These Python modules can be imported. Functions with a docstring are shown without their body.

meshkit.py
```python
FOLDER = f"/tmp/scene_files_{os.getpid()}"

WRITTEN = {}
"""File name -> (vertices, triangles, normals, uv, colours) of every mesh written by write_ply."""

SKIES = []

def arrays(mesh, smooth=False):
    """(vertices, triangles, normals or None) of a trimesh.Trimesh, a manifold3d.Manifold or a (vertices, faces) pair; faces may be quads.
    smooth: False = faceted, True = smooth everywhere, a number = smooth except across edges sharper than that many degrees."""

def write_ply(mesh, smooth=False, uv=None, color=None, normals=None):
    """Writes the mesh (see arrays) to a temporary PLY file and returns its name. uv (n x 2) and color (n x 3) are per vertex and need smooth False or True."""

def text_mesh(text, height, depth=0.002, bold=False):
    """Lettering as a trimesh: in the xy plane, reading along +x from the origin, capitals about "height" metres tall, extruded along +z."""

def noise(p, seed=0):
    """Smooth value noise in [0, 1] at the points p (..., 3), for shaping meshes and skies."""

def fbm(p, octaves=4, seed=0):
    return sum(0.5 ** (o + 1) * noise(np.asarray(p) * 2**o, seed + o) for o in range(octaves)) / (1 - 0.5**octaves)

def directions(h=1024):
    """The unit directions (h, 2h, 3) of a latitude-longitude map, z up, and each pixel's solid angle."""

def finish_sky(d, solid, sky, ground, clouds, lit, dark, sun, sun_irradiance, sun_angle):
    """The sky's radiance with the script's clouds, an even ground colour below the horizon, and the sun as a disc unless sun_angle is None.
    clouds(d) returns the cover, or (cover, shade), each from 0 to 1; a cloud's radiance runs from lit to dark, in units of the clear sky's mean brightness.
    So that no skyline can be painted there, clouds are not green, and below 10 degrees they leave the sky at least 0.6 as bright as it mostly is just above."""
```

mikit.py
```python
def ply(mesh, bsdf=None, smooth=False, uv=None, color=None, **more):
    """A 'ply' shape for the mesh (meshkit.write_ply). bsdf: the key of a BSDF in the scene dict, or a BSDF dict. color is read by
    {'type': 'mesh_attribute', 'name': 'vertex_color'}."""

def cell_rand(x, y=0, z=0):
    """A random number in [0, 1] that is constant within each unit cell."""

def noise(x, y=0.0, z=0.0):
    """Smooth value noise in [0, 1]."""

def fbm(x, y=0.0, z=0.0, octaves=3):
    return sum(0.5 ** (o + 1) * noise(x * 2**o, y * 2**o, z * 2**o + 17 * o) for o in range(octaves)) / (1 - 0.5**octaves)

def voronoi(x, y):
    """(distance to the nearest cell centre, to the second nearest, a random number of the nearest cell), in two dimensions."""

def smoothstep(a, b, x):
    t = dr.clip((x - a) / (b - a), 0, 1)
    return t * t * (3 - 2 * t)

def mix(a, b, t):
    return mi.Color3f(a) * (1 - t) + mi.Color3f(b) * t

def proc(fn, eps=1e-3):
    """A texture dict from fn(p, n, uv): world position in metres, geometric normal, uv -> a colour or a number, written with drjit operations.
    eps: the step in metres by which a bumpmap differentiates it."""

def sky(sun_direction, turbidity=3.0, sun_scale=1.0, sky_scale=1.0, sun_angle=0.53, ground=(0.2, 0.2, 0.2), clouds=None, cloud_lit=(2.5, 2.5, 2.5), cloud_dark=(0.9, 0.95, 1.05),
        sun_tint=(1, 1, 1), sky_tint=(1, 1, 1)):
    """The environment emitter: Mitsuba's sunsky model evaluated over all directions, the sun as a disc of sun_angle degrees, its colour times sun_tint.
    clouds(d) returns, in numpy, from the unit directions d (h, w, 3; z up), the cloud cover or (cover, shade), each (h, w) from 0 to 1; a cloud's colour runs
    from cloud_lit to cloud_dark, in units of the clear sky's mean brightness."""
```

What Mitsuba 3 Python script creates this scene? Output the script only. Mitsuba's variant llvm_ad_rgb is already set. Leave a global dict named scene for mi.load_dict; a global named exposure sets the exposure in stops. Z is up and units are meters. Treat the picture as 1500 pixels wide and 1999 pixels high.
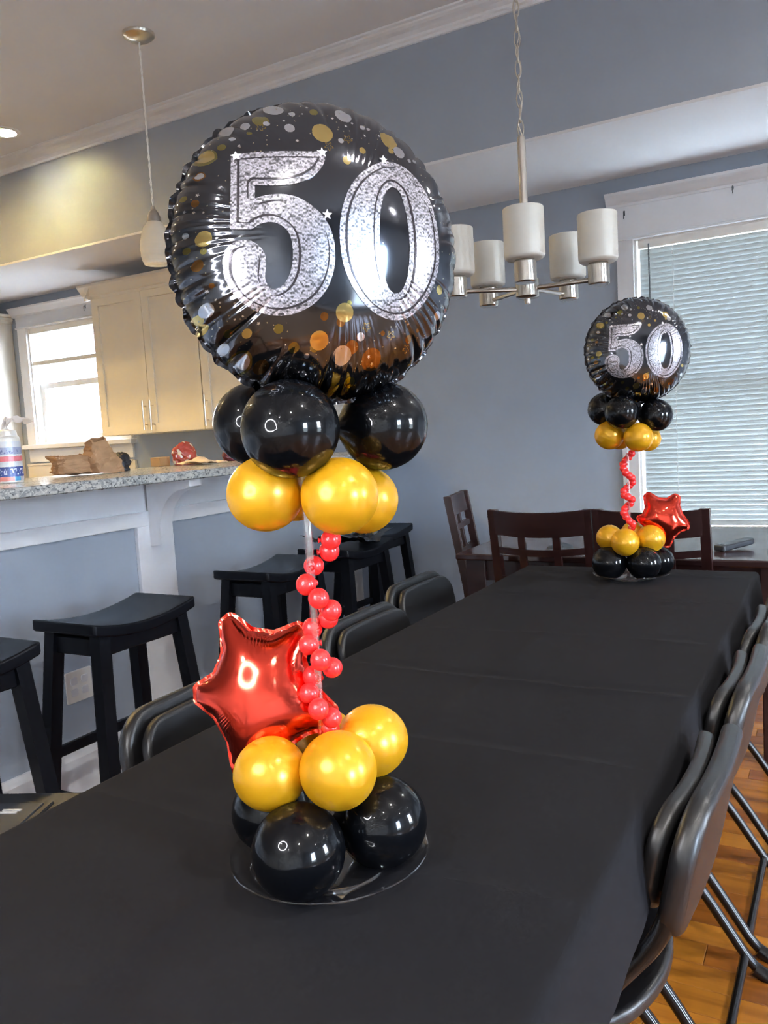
import math, random
import numpy as np, trimesh, manifold3d as m3, drjit as dr, mitsuba as mi
from shapely.geometry import Polygon, Point, box as sbox, LineString
from shapely import affinity
import mikit, meshkit
T = mi.ScalarTransform4f
rng = random.Random(7); nrng = np.random.default_rng(7)
scene, labels = {'type': 'scene'}, {}

# ---------------------------------------------------------------- camera, sky, exposure
exposure = 2.0
scene['camera'] = {'type': 'perspective', 'fov': 50.575, 'fov_axis': 'x', 'near_clip': 0.02, 'far_clip': 200.0,
    'to_world': T().look_at(origin=[0, 0, 1.255], target=[-0.490, 0.867, 1.159], up=[0.004, 0.112, 0.994])}
def clouds(d):
    n = meshkit.fbm(d * np.array([2.2, 2.2, 4.0]), 4, 3)
    return np.clip((n - 0.3) * 2.2, 0, 1), np.clip((n - 0.5) * 1.5, 0, 1)
SKY = 85.0
scene['sky'] = mikit.sky([0.35, -0.55, 0.75], turbidity=4.0, sun_scale=0.0, sky_scale=SKY, ground=(0.22, 0.23, 0.20), clouds=clouds,
    cloud_lit=(1.6, 1.6, 1.6), cloud_dark=(0.9, 0.95, 1.0), sky_tint=(0.92, 1.0, 1.10))
RING, CAN_K, CAN_D = 22.0, 520.0, 560.0          # radiance of the ring light and of the ceiling cans (kitchen, dining)

# ---------------------------------------------------------------- helpers
def two(b): return {'type': 'twosided', 'bsdf': b}
def rgb(*c): return {'type': 'rgb', 'value': list(c)}
def pr(color, rough=0.5, spec=0.5, **k):
    c = color if isinstance(color, dict) else rgb(*color)
    return two({'type': 'principled', 'base_color': c, 'roughness': rough, 'specular': spec, **k})
def numbered(key):
    if key not in used: used.add(key); return key
    i = 1
    while f'{key}_{i:03d}' in used: i += 1
    used.add(f'{key}_{i:03d}'); return f'{key}_{i:03d}'
used = set()
def thing(name, label, cat, group=None):
    k = numbered(name); labels[k] = {'label': label, 'category': cat}
    if group: labels[k]['group'] = group
    return k
def obj(name, mesh, mat, parent=None, smooth=False, label=None, kind=None, M=None, **kw):
    k = numbered(name if parent is None else parent + '__' + name)
    d = mesh if isinstance(mesh, dict) else mikit.ply(mesh, mat, smooth=smooth, **kw)
    d = dict(d)
    if M is not None: d['to_world'] = T(np.asarray(M, float).tolist())
    scene[k] = d
    e = {}
    if label: e['label'] = label
    if kind: e['kind'] = kind
    if e: labels[k] = {**labels.get(k, {}), **e}
    return k
def single(name, mesh, mat, label, cat, group=None, smooth=False, M=None, **kw):
    k = obj(name, mesh, mat, None, smooth, None, None, M, **kw)
    labels[k] = {'label': label, 'category': cat}
    if group: labels[k]['group'] = group
    return k
def struct(name, mesh, mat, label=None, parent=None, smooth=False, **kw):
    return obj(name, mesh, mat, parent, smooth, label, None if parent else 'structure', **kw)
def cat(*ms): return trimesh.util.concatenate([m for m in ms])
def man(m):
    q = m.to_mesh(); return trimesh.Trimesh(np.array(q.vert_properties[:, :3], float), np.array(q.tri_verts), process=False)
def bx(x0, x1, y0, y1, z0, z1, b=0.0):
    """box, with its edges chamfered by b"""
    if b <= 0:
        m = trimesh.creation.box((x1 - x0, y1 - y0, z1 - z0)); m.apply_translation(((x0 + x1) / 2, (y0 + y1) / 2, (z0 + z1) / 2)); return m
    p = [(x, y, z) for x, y, z in ((x0, y0, z0),)]
    pts = []
    for sx in (0, 1):
        for sy in (0, 1):
            for sz in (0, 1):
                X, Y, Z = (x0, x1)[sx], (y0, y1)[sy], (z0, z1)[sz]
                ix, iy, iz = (b, -b)[sx], (b, -b)[sy], (b, -b)[sz]
                pts += [(X, Y + iy, Z + iz), (X + ix, Y, Z + iz), (X + ix, Y + iy, Z)]
    return man(m3.Manifold.hull_points(np.array(pts, float)))
def mat4(x=0, y=0, z=0, yaw=0, pitch=0, roll=0):
    M = trimesh.transformations.euler_matrix(roll, pitch, yaw, 'sxyz'); M[:3, 3] = (x, y, z); return M
def tf(m, M): m = m.copy(); m.apply_transform(M); return m
def frames(P, closed=False):
    P = np.asarray(P, float); n = len(P)
    t = np.roll(P, -1, 0) - np.roll(P, 1, 0) if closed else np.gradient(P, axis=0)
    t /= np.linalg.norm(t, axis=1, keepdims=True)
    a = np.array([0, 0, 1.0]) if abs(t[0][2]) < 0.9 else np.array([1.0, 0, 0])
    N = []; v = a - t[0] * (a @ t[0])
    for i in range(n):
        v = v - t[i] * (v @ t[i]); v /= np.linalg.norm(v); N.append(v.copy())
    N = np.array(N); return P, t, N, np.cross(t, N)
def tube(P, r, sides=12, closed=False, cap=True):
    P, t, N, B = frames(P, closed); n = len(P); a = np.arange(sides) * 2 * np.pi / sides
    r = np.broadcast_to(np.asarray(r, float), (n,))
    V = P[:, None] + r[:, None, None] * (np.cos(a)[None, :, None] * N[:, None] + np.sin(a)[None, :, None] * B[:, None])
    V = V.reshape(-1, 3); F = []
    for i in range(n if closed else n - 1):
        j = (i + 1) % n
        for k in range(sides):
            l = (k + 1) % sides
            F += [(i * sides + k, j * sides + l, j * sides + k), (i * sides + k, i * sides + l, j * sides + l)]
    if cap and not closed:
        c0, c1 = len(V), len(V) + 1; V = np.vstack([V, P[:1], P[-1:]])
        for k in range(sides):
            l = (k + 1) % sides
            F += [(c0, l, k), (c1, (n - 1) * sides + k, (n - 1) * sides + l)]
    m = trimesh.Trimesh(V, np.array(F), process=False)
    if m.volume < 0: m.invert()
    return m
def curve(P, n=24):
    """Catmull-Rom through the points"""
    P = np.asarray(P, float); Q = np.vstack([2 * P[0] - P[1], P, 2 * P[-1] - P[-2]]); out = []
    k = len(P) - 1
    for i in range(k):
        p0, p1, p2, p3 = Q[i:i + 4]
        for s in np.linspace(0, 1, max(2, n // k), endpoint=False):
            out.append(0.5 * ((2 * p1) + (p2 - p0) * s + (2 * p0 - 5 * p1 + 4 * p2 - p3) * s * s + (3 * p1 - p0 - 3 * p2 + p3) * s ** 3))
    out.append(P[-1]); return np.array(out)
def bend(P, r=0.03, n=6):
    """polyline with rounded corners"""
    P = [np.asarray(p, float) for p in P]; out = [P[0]]
    for a, b, c in zip(P[:-2], P[1:-1], P[2:]):
        u, w = a - b, c - b; k = min(r, np.linalg.norm(u) * .45, np.linalg.norm(w) * .45)
        p, q = b + u / np.linalg.norm(u) * k, b + w / np.linalg.norm(w) * k
        for s in np.linspace(0, 1, n): out.append((1 - s) ** 2 * p + 2 * s * (1 - s) * b + s * s * q)
    out.append(P[-1]); return np.array(out)
def lathe(prof, n=48):
    prof = np.asarray(prof, float); k = len(prof); a = np.arange(n) * 2 * np.pi / n
    V = np.stack([prof[:, 0:1] * np.cos(a), prof[:, 0:1] * np.sin(a), np.repeat(prof[:, 1:2], n, 1)], -1).reshape(-1, 3); F = []
    for i in range(k - 1):
        for j in range(n):
            l = (j + 1) % n
            if prof[i, 0] > 1e-9: F.append((i * n + j, i * n + l, (i + 1) * n + j))
            if prof[i + 1, 0] > 1e-9: F.append((i * n + l, (i + 1) * n + l, (i + 1) * n + j))
    return trimesh.Trimesh(V, np.array(F), process=False)
def xsec(poly):
    polys = [poly] if poly.geom_type == 'Polygon' else list(poly.geoms)
    rings = []
    for p in polys:
        p = Polygon(p.exterior, p.interiors)
        from shapely.geometry.polygon import orient
        p = orient(p)
        rings += [np.array(p.exterior.coords)[:-1]] + [np.array(i.coords)[:-1] for i in p.interiors]
    return m3.CrossSection([r.tolist() for r in rings], m3.FillRule.EvenOdd)
def plate(poly, t, b=0.003, refine=0):
    """poly extruded by t in z (centred), edges rounded by b in two steps"""
    pts = []
    for q in np.linspace(0, np.pi / 2, 5):
        off, dz = b * (1 - math.cos(q)), b * (1 - math.sin(q))
        c = np.array(poly.buffer(-off).exterior.coords)[:-1]
        pts += [np.c_[c, np.full(len(c), z_)] for z_ in (-t / 2 + dz, t / 2 - dz)]
    m = m3.Manifold.hull_points(np.vstack(pts))
    if refine: m = m.refine_to_length(refine)
    return man(m)
def rrect(w, h, r, n=8):
    return sbox(-w / 2 + r, -h / 2 + r, w / 2 - r, h / 2 - r).buffer(r, quad_segs=n)
def extr_x(pts, x0, x1):
    """profile of (y,z) points extruded along x"""
    m = man(m3.Manifold.extrude(xsec(Polygon(pts)), x1 - x0)); V = m.vertices
    m.vertices = np.stack([V[:, 2] + x0, V[:, 0], V[:, 1]], 1); return m
def extr_y(pts, y0, y1):
    """profile of (x,z) points extruded along y"""
    m = man(m3.Manifold.extrude(xsec(Polygon(pts)), y1 - y0)); V = m.vertices
    m.vertices = np.stack([V[:, 0], V[:, 2] + y0, V[:, 1]], 1); m.invert(); return m

# ---------------------------------------------------------------- materials
def mats():
    N, F = mikit.noise, mikit.fbm
    def paint(c, a=0.03):
        return mikit.proc(lambda p, n, uv: mi.Color3f(c) * (1 - a + 2 * a * F(p.x * 3, p.y * 3, p.z * 3)))
    scene['m_wall'] = pr(paint((0.285, 0.322, 0.378)), 0.55, 0.3)
    scene['m_wall_pale'] = pr(paint((0.66, 0.70, 0.74)), 0.6, 0.3)
    scene['m_ceiling'] = pr(paint((0.60, 0.595, 0.61), 0.02), 0.8, 0.2)
    scene['m_white'] = pr((0.68, 0.695, 0.73), 0.38, 0.45)
    scene['m_cabinet'] = pr((0.64, 0.60, 0.53), 0.35, 0.45)
    scene['m_vinyl'] = pr((0.80, 0.80, 0.78), 0.3, 0.5)
    scene['m_glass'] = {'type': 'thindielectric', 'int_ior': 1.5}
    scene['m_acrylic'] = {'type': 'thindielectric', 'int_ior': 1.9}
    scene['m_steel'] = pr((0.62, 0.58, 0.52), 0.24, 0.5, metallic=1.0)
    scene['m_frost'] = pr((0.47, 0.46, 0.425), 0.45, 0.5)
    scene['m_frost_thin'] = {'type': 'principledthin', 'base_color': rgb(0.86, 0.83, 0.76), 'roughness': 0.4, 'diff_trans': 1.0, 'spec_trans': 0.0, 'eta': 1.45}
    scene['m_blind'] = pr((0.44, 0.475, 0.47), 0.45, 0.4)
    scene['m_case_top'] = pr((0.020, 0.024, 0.030), 0.35, 0.4)
    scene['m_black_wood'] = pr((0.0020, 0.0024, 0.0036), 0.36, 0.14)
    def dw(p, n, uv):
        g = F(p.x * 3, p.y * 26, p.z * 26)
        return mikit.mix((0.009, 0.003, 0.003), (0.024, 0.0075, 0.0065), g)
    scene['m_dark_wood'] = pr(mikit.proc(dw), 0.24, 0.5, clearcoat=0.4, clearcoat_gloss=0.9)
    scene['m_table_gloss'] = pr(mikit.proc(dw), 0.10, 0.5, clearcoat=1.0, clearcoat_gloss=0.97)
    scene['m_chair_plastic'] = pr((0.006, 0.006, 0.0065), 0.36, 0.62)
    scene['m_black_metal'] = pr((0.004, 0.0035, 0.0035), 0.17, 0.32, clearcoat=0.15, clearcoat_gloss=0.95)
    sharp, soft = ({'type': 'principled', 'base_color': rgb(0.001, 0.0013, 0.002), 'roughness': r_, 'specular': sp_} for r_, sp_ in ((0.05, 0.47), (0.30, 0.15)))
    scene['m_latex_black'] = two({'type': 'blendbsdf', 'weight': 0.32, 'bsdf_0': sharp, 'bsdf_1': soft})
    scene['m_latex_gold'] = pr((0.59, 0.292, 0.007), 0.28, 0.6, metallic=0.35, clearcoat=0.25, clearcoat_gloss=0.85)
    scene['m_latex_red'] = pr((0.74, 0.022, 0.022), 0.24, 0.6, clearcoat=0.3, clearcoat_gloss=0.9)
    scene['m_foil_red'] = pr((0.95, 0.085, 0.05), 0.15, 0.5, metallic=1.0)
    scene['m_foil_black'] = pr((0.05, 0.05, 0.055), 0.12, 0.5, metallic=1.0)
    def cloth(p, n, uv):
        w = dr.sin(p.x * 5200) * dr.sin(p.y * 5200) * 0.12 + 1
        return mi.Color3f(0.0058, 0.0058, 0.0074) * (0.82 + 0.36 * F(p.x * 260, p.y * 260, p.z * 260)) * w
    scene['m_cloth'] = pr(mikit.proc(cloth), 0.9, 0.15, sheen=0.15)
    def granite(p, n, uv):
        a = F(p.x * 150, p.y * 150, p.z * 150, 2); b = F(p.x * 90 + 9, p.y * 90, p.z * 90, 2); c = N(p.x * 260, p.y * 260 + 4, p.z * 260)
        col = mikit.mix((0.46, 0.46, 0.44), (0.22, 0.23, 0.23), mikit.smoothstep(0.45, 0.62, b))
        col = mikit.mix(col, mi.Color3f(0.58, 0.58, 0.55), mikit.smoothstep(0.62, 0.75, c))
        return mikit.mix(col, mi.Color3f(0.035, 0.038, 0.04), mikit.smoothstep(0.60, 0.70, a))
    scene['m_granite'] = pr(mikit.proc(granite), 0.10, 0.55, clearcoat=0.8, clearcoat_gloss=0.95)
    for i, (a, b) in enumerate((((0.27, 0.098, 0.010), (0.18, 0.056, 0.006)), ((0.33, 0.128, 0.015), (0.23, 0.075, 0.009)), ((0.21, 0.064, 0.007), (0.13, 0.038, 0.005)), ((0.30, 0.112, 0.012), (0.165, 0.052, 0.006)))):
        def wood(p, n, uv, a=a, b=b, i=i):
            g = F(p.x * 2.2 + 31 * i, p.y * 38, 0.3 * i, 4)
            return mikit.mix(a, b, mikit.smoothstep(0.3, 0.75, g)) * (0.85 + 0.3 * N(p.x * 5, p.y * 14, i))
        scene[f'm_floor_{i}'] = pr(mikit.proc(wood), 0.30, 0.5, clearcoat=0.3, clearcoat_gloss=0.9)
    scene['m_underlay'] = pr((0.16, 0.10, 0.06), 0.4, 0.4)
    scene['m_subfloor'] = pr((0.10, 0.035, 0.008), 0.5)
    def kraft(p, n, uv):
        return mi.Color3f(0.31, 0.175, 0.09) * (0.8 + 0.4 * F(p.x * 30, p.y * 30, p.z * 30))
    scene['m_kraft'] = pr(mikit.proc(kraft), 0.75, 0.3)
    scene['m_dark_plastic'] = pr((0.018, 0.02, 0.024), 0.3, 0.5)
    scene['m_grey_plastic'] = pr((0.075, 0.085, 0.10), 0.4, 0.4)
    scene['m_silver_print'] = pr((0.55, 0.57, 0.60), 0.35, 0.5)
mats()
def lamp(mesh, color, name, parent, mat='m_vinyl', smooth=False):
    d = mikit.ply(mesh, mat, smooth=smooth); d['emitter'] = {'type': 'area', 'radiance': rgb(*color)}
    return obj(name, d, None, parent)

# ---------------------------------------------------------------- room
XL, XR, YB, YF, ZC = -6.6, 4.5, 4.15, -3.2, 3.0
BY, BZ = 3.37, 2.417                                   # the dropped bulkhead along the far wall
CANS_K = [(-3.95, 3.05), (-3.92, 1.30), (-5.30, 2.90), (-5.30, 1.30)]
CANS_D = [(1.02, -0.90), (1.02, 0.52), (1.02, 2.95), (3.55, 0.60), (3.5, 2.85), (-1.2, -1.6), (0.2, -2.45), (2.4, -2.45)]
# windows: (x0,x1,z0,z1) in the far wall, (y0,y1,z0,z1) in the right wall, (x0,x1,z0,z1) in the wall behind the camera
W1, W2 = (-0.87, 0.36, 0.68, 2.12), (-5.33, -4.42, 1.325, 2.20)
WR = [(-1.25, -0.25, 0.45, 2.35), (1.85, 2.85, 0.45, 2.35)]
WF = []
def wall_with(a0, a1, holes, t0, t1, axis, z1=ZC):
    p = sbox(a0, 0, a1, z1)
    for h in holes: p = p.difference(sbox(h[0], h[2], h[1], h[3]))
    m = man(m3.Manifold.extrude(xsec(p), t1 - t0)); V = m.vertices
    if axis == 'y': m.vertices = np.stack([V[:, 0], V[:, 2] + t0, V[:, 1]], 1); m.invert()
    else: m.vertices = np.stack([V[:, 2] + t0, V[:, 0], V[:, 1]], 1)
    return m
struct('wall_back', wall_with(XL - .15, XR + .15, [W1, W2], YB, YB + .15, 'y'), 'm_wall')
struct('wall_front', wall_with(XL - .15, XR + .15, WF, YF - .15, YF, 'y'), 'm_wall_pale')
struct('wall_right', wall_with(YF, YB, WR, XR, XR + .15, 'x'), 'm_wall')
struct('wall_left', bx(XL - .15, XL, YF, YB, 0, ZC), 'm_wall')
p = sbox(XL - .15, YF - .15, XR + .15, YB + .15)
for c in CANS_K + CANS_D: p = p.difference(Point(c).buffer(0.066, quad_segs=12))
struct('ceiling', man(m3.Manifold.extrude(xsec(p), 0.12).translate((0, 0, ZC))), 'm_ceiling')
struct('wall_bulkhead', bx(XL, XR, BY, YB, BZ + .012, ZC), 'm_wall')
struct('ceiling_soffit', bx(XL, XR, BY, YB, BZ, BZ + .012), 'm_ceiling')
y, z = BY, ZC
struct('trim_1', extr_x([(y, 2.937), (y - .012, 2.937), (y - .014, 2.948), (y - .022, 2.953), (y - .026, 2.962), (y - .045, 2.972), (y - .066, 2.977), (y - .078, 2.984), (y - .082, 2.990), (y - .096, 2.993), (y - .098, 3.0), (y, 3.0)], XL, XR), 'm_white')
# floor: planks along x over the dining side, a slab below and under the kitchen
fl = struct('floor', bx(XL - .15, XR + .15, YF - .15, YB + .15, -0.10, -0.012), 'm_subfloor')
rows = np.arange(-0.55, YB, 0.083)
for j, y0 in enumerate(rows):
    x = -2.42 - rng.random() * 0.6
    while x < 1.1:
        L = 0.75 + rng.random() * 0.75; x1 = min(x + L, 1.5)
        if x1 - max(x, -2.42) > 0.02 and not (y0 < 0.5 and x < -0.6) and not (y0 < 0.9 and x1 < -0.6):
            dz = -0.0005 * rng.random()
            obj('plank', bx(max(x, -2.42), x1 - .0012, y0 + .0006, min(y0 + .083, YB) - .0006, -0.012, dz, 0.0012), f'm_floor_{rng.randrange(4)}', fl)
        x = x1 if x1 > x else 9
obj('underlay_boards', cat(*[bx(XL, -2.5, yy, yy + .082, -.012, -.0006) for yy in np.arange(YF, YB - .08, .083)] + [bx(-2.5, XR, yy, yy + .082, -.012, -.0006) for yy in np.arange(YF, -0.56, .083)] + [bx(1.5, XR, yy, yy + .082, -.012, -.0006) for yy in rows[:-1]]), 'm_underlay', fl, kind='stuff')
struct('baseboard_back', cat(bx(-2.36, XR, YB - .014, YB, 0, .13), bx(-2.36, XR, YB - .02, YB, 0, .025)), 'm_white')
struct('baseboard_right', bx(XR - .014, XR, YF, YB, 0, .13), 'm_white')

def window(n, a0, a1, z0, z1, place, casing=0.09, head=0.15, sash=True, apron=True, right_casing=True):
    """n: window number. local x along the wall, local y into the room negative (outside at +y), wall face at y=0."""
    k = f'window_{n}'; used.add(k); labels[k] = {'kind': 'structure'}
    P = lambda m: tf(m, place)
    obj('casing', P(bx(a0 - casing, a0, -.02, 0, z0 - .02, z1 + .0)), 'm_white', k)
    if right_casing: obj('casing', P(bx(a1, a1 + casing, -.02, 0, z0 - .02, z1)), 'm_white', k)
    e = casing if right_casing else 0.0
    obj('head_board', P(cat(bx(a0 - casing - .004, a1 + e + .004, -.024, 0, z1, z1 + head, .002), bx(a0 - casing - .01, a1 + e + .01, -.032, 0, z1 - .006, z1 + .006, .002))), 'm_white', k)
    h = z1 + head
    pr_ = [(0, h - .012), (-.028, h - .012), (-.030, h), (-.036, h + .006), (-.052, h + .030), (-.062, h + .040), (-.066, h + .052), (0, h + .052)]
    obj('cornice', P(extr_x(pr_, a0 - casing - .042, a1 + e + (.042 if right_casing else 0))), 'm_white', k)
    obj('jamb', P(cat(bx(a0, a0 + .012, 0, .15, z0, z1), bx(a1 - .012, a1, 0, .15, z0, z1), bx(a0, a1, 0, .15, z1 - .012, z1), bx(a0, a1, 0, .15, z0, z0 + .012))), 'm_vinyl', k)
    obj('sill', P(bx(a0 - casing - .03, a1 + e + .03, -.06, .02, z0 - .035, z0, .004)), 'm_white', k)
    if apron: obj('apron', P(cat(bx(a0 - casing, a1 + e, -.018, 0, z0 - .135, z0 - .035, .002))), 'm_white', k)
    zm = (z0 + z1) / 2
    if sash:
        for (za, zb, yy) in ((z0 + .012, zm + .02, .06), (zm - .02, z1 - .012, .095)):
            s = obj('sash', P(cat(bx(a0 + .012, a0 + .055, yy, yy + .03, za, zb), bx(a1 - .055, a1 - .012, yy, yy + .03, za, zb), bx(a0 + .055, a1 - .055, yy, yy + .03, za, za + .045), bx(a0 + .055, a1 - .055, yy, yy + .03, zb - .04, zb))), 'm_vinyl', k)
            g = trimesh.Trimesh([(a0 + .055, yy + .015, za + .045), (a1 - .055, yy + .015, za + .045), (a1 - .055, yy + .015, zb - .04), (a0 + .055, yy + .015, zb - .04)], [(0, 1, 2), (0, 2, 3)], process=False)
            obj('pane', P(g), 'm_glass', s)
    return k
I4 = np.eye(4)
window(1, W1[0], W1[1], W1[2], W1[3], mat4(0, YB, 0), casing=.078, head=.165)
window(2, W2[0], W2[1], W2[2], W2[3], mat4(0, YB, 0), casing=.095, head=.095)
for i, w in enumerate(WR): window(3 + i, -w[1], -w[0], w[2], w[3], mat4(XR, 0, 0, -math.pi / 2))
for i, w in enumerate(WF): window(6 + i, -w[1], -w[0], w[2], w[3], mat4(0, YF, 0, math.pi))

def slat_mesh(x0, x1, w, tilt, sag=.0022, n=5):
    """one curved blind slat along x, centred on y=0,z=0"""
    s = np.linspace(-.5, .5, n); yy = s * w; zz = sag * (1 - (2 * s) ** 2)
    c, sn = math.cos(tilt), math.sin(tilt); Y, Z = yy * c - zz * sn, yy * sn + zz * c
    V = [(x, a, b) for x in (x0, x1) for a, b in zip(Y, Z)]
    F = []
    for i in range(n - 1): F += [(i, n + i, n + i + 1), (i, n + i + 1, i + 1)]
    return trimesh.Trimesh(V, F, process=False)
b = thing('window_blind', 'wide white mini blind lowered and closed over the window behind the dark dining table', 'blind')
bxx0, bxx1, by = W1[0] + .02, W1[1] - .02, YB - .0
obj('headrail', bx(bxx0, bxx1, by - .005, by + .03, 2.068, 2.108, .002), 'm_vinyl', b)
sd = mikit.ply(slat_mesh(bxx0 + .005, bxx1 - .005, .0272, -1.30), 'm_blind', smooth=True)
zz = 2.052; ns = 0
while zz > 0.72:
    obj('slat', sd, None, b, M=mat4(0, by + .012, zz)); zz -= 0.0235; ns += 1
obj('bottom_rail', bx(bxx0, bxx1, by + .002, by + .024, zz - .006, zz + .008, .002), 'm_vinyl', b)
for xx in (bxx0 + .16, (bxx0 + bxx1) / 2, bxx1 - .16): obj('ladder_cord', tube([(xx, by - .003, 2.07), (xx, by - .003, zz)], .0009, 5), 'm_vinyl', b)
obj('tilt_wand', tube([(bxx0 + .052, by - .014, 2.085), (bxx0 + .052, by - .014, 2.04), (bxx0 + .056, by - .016, 1.35)], .0035, 8), 'm_grey_plastic', b, True, label='grey tilt wand')
b = thing('window_blind', 'short white blind drawn up high over the bright kitchen window', 'blind')
kx0, kx1 = W2[0] + .015, W2[1] - .015
obj('headrail', bx(kx0, kx1, YB + .0, YB + .035, 2.150, 2.188, .002), 'm_vinyl', b)
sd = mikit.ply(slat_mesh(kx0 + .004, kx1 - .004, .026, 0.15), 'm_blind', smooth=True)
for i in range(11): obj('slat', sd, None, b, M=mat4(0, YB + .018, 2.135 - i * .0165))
obj('bottom_rail', bx(kx0, kx1, YB + .004, YB + .032, 1.915, 1.945, .003), 'm_cabinet', b)
for xx in (kx0 + .15, kx1 - .15): obj('ladder_cord', tube([(xx, YB + .006, 2.15), (xx, YB + .006, 1.94)], .0009, 5), 'm_vinyl', b)
for xx, zz, n in ((-.905, 2.232, 0), (-.42, 2.262, 0), (-4.66, 2.262, 1)):
    single('curtain_hook', cat(tube(bend([(xx, YB - .024, zz + .012), (xx, YB - .040, zz + .012), (xx, YB - .042, zz - .012), (xx, YB - .032, zz - .018)], .006), .0022, 6), bx(xx - .004, xx + .004, YB - .0275, YB - .024, zz - .002, zz + .022)), 'm_grey_plastic',
        ['small metal hook screwed in the white head board at its left end', 'small metal hook on the head board farther right over the blind', 'small metal hook on the head board of the kitchen window'][0 if xx == -.905 else 1 + n], 'hook')

# ---------------------------------------------------------------- ceiling cans, pendant, ring light
def can(x, y, power, label, group=None):
    t = thing('recessed_light', label, 'ceiling light', group)
    obj('trim_ring', tf(lathe([(.062, -.002), (.064, -.006), (.082, -.005), (.086, -.001), (.086, .0), (.066, .0)], 32), mat4(x, y, ZC)), 'm_white', t, 40)
    obj('housing', tf(lathe([(.0645, -.001), (.060, .060), (.058, .105), (0, .105)], 32), mat4(x, y, ZC)), 'm_white', t, 40)
    d = lathe([(0, -.003), (.018, -.001), (.034, .008), (.044, .024), (.047, .042), (0, .046)], 24)
    if d.volume < 0: d.invert()
    lamp(tf(d, mat4(x, y, ZC)), power, 'bulb', t)
for i, c in enumerate(CANS_K): can(*c, (CAN_K, CAN_K * .67, CAN_K * .23), 'warm recessed ceiling light over the kitchen, ' + ['beside the crown moulding', 'over the near end of the bar', 'above the kitchen window end', 'in the near left corner'][i], 'kitchen ceiling lights')
for i, c in enumerate(CANS_D): can(*c, (CAN_D, CAN_D * .97, CAN_D * .92), 'recessed ceiling light over the dining side, ' + ['behind the camera at the right', 'right of the near balloon column', 'right of the window blind', 'near the right wall window', 'in the far right corner', 'behind the camera at the left', 'by the wall behind the camera', 'in the corner behind the camera'][i], 'dining ceiling lights')

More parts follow.
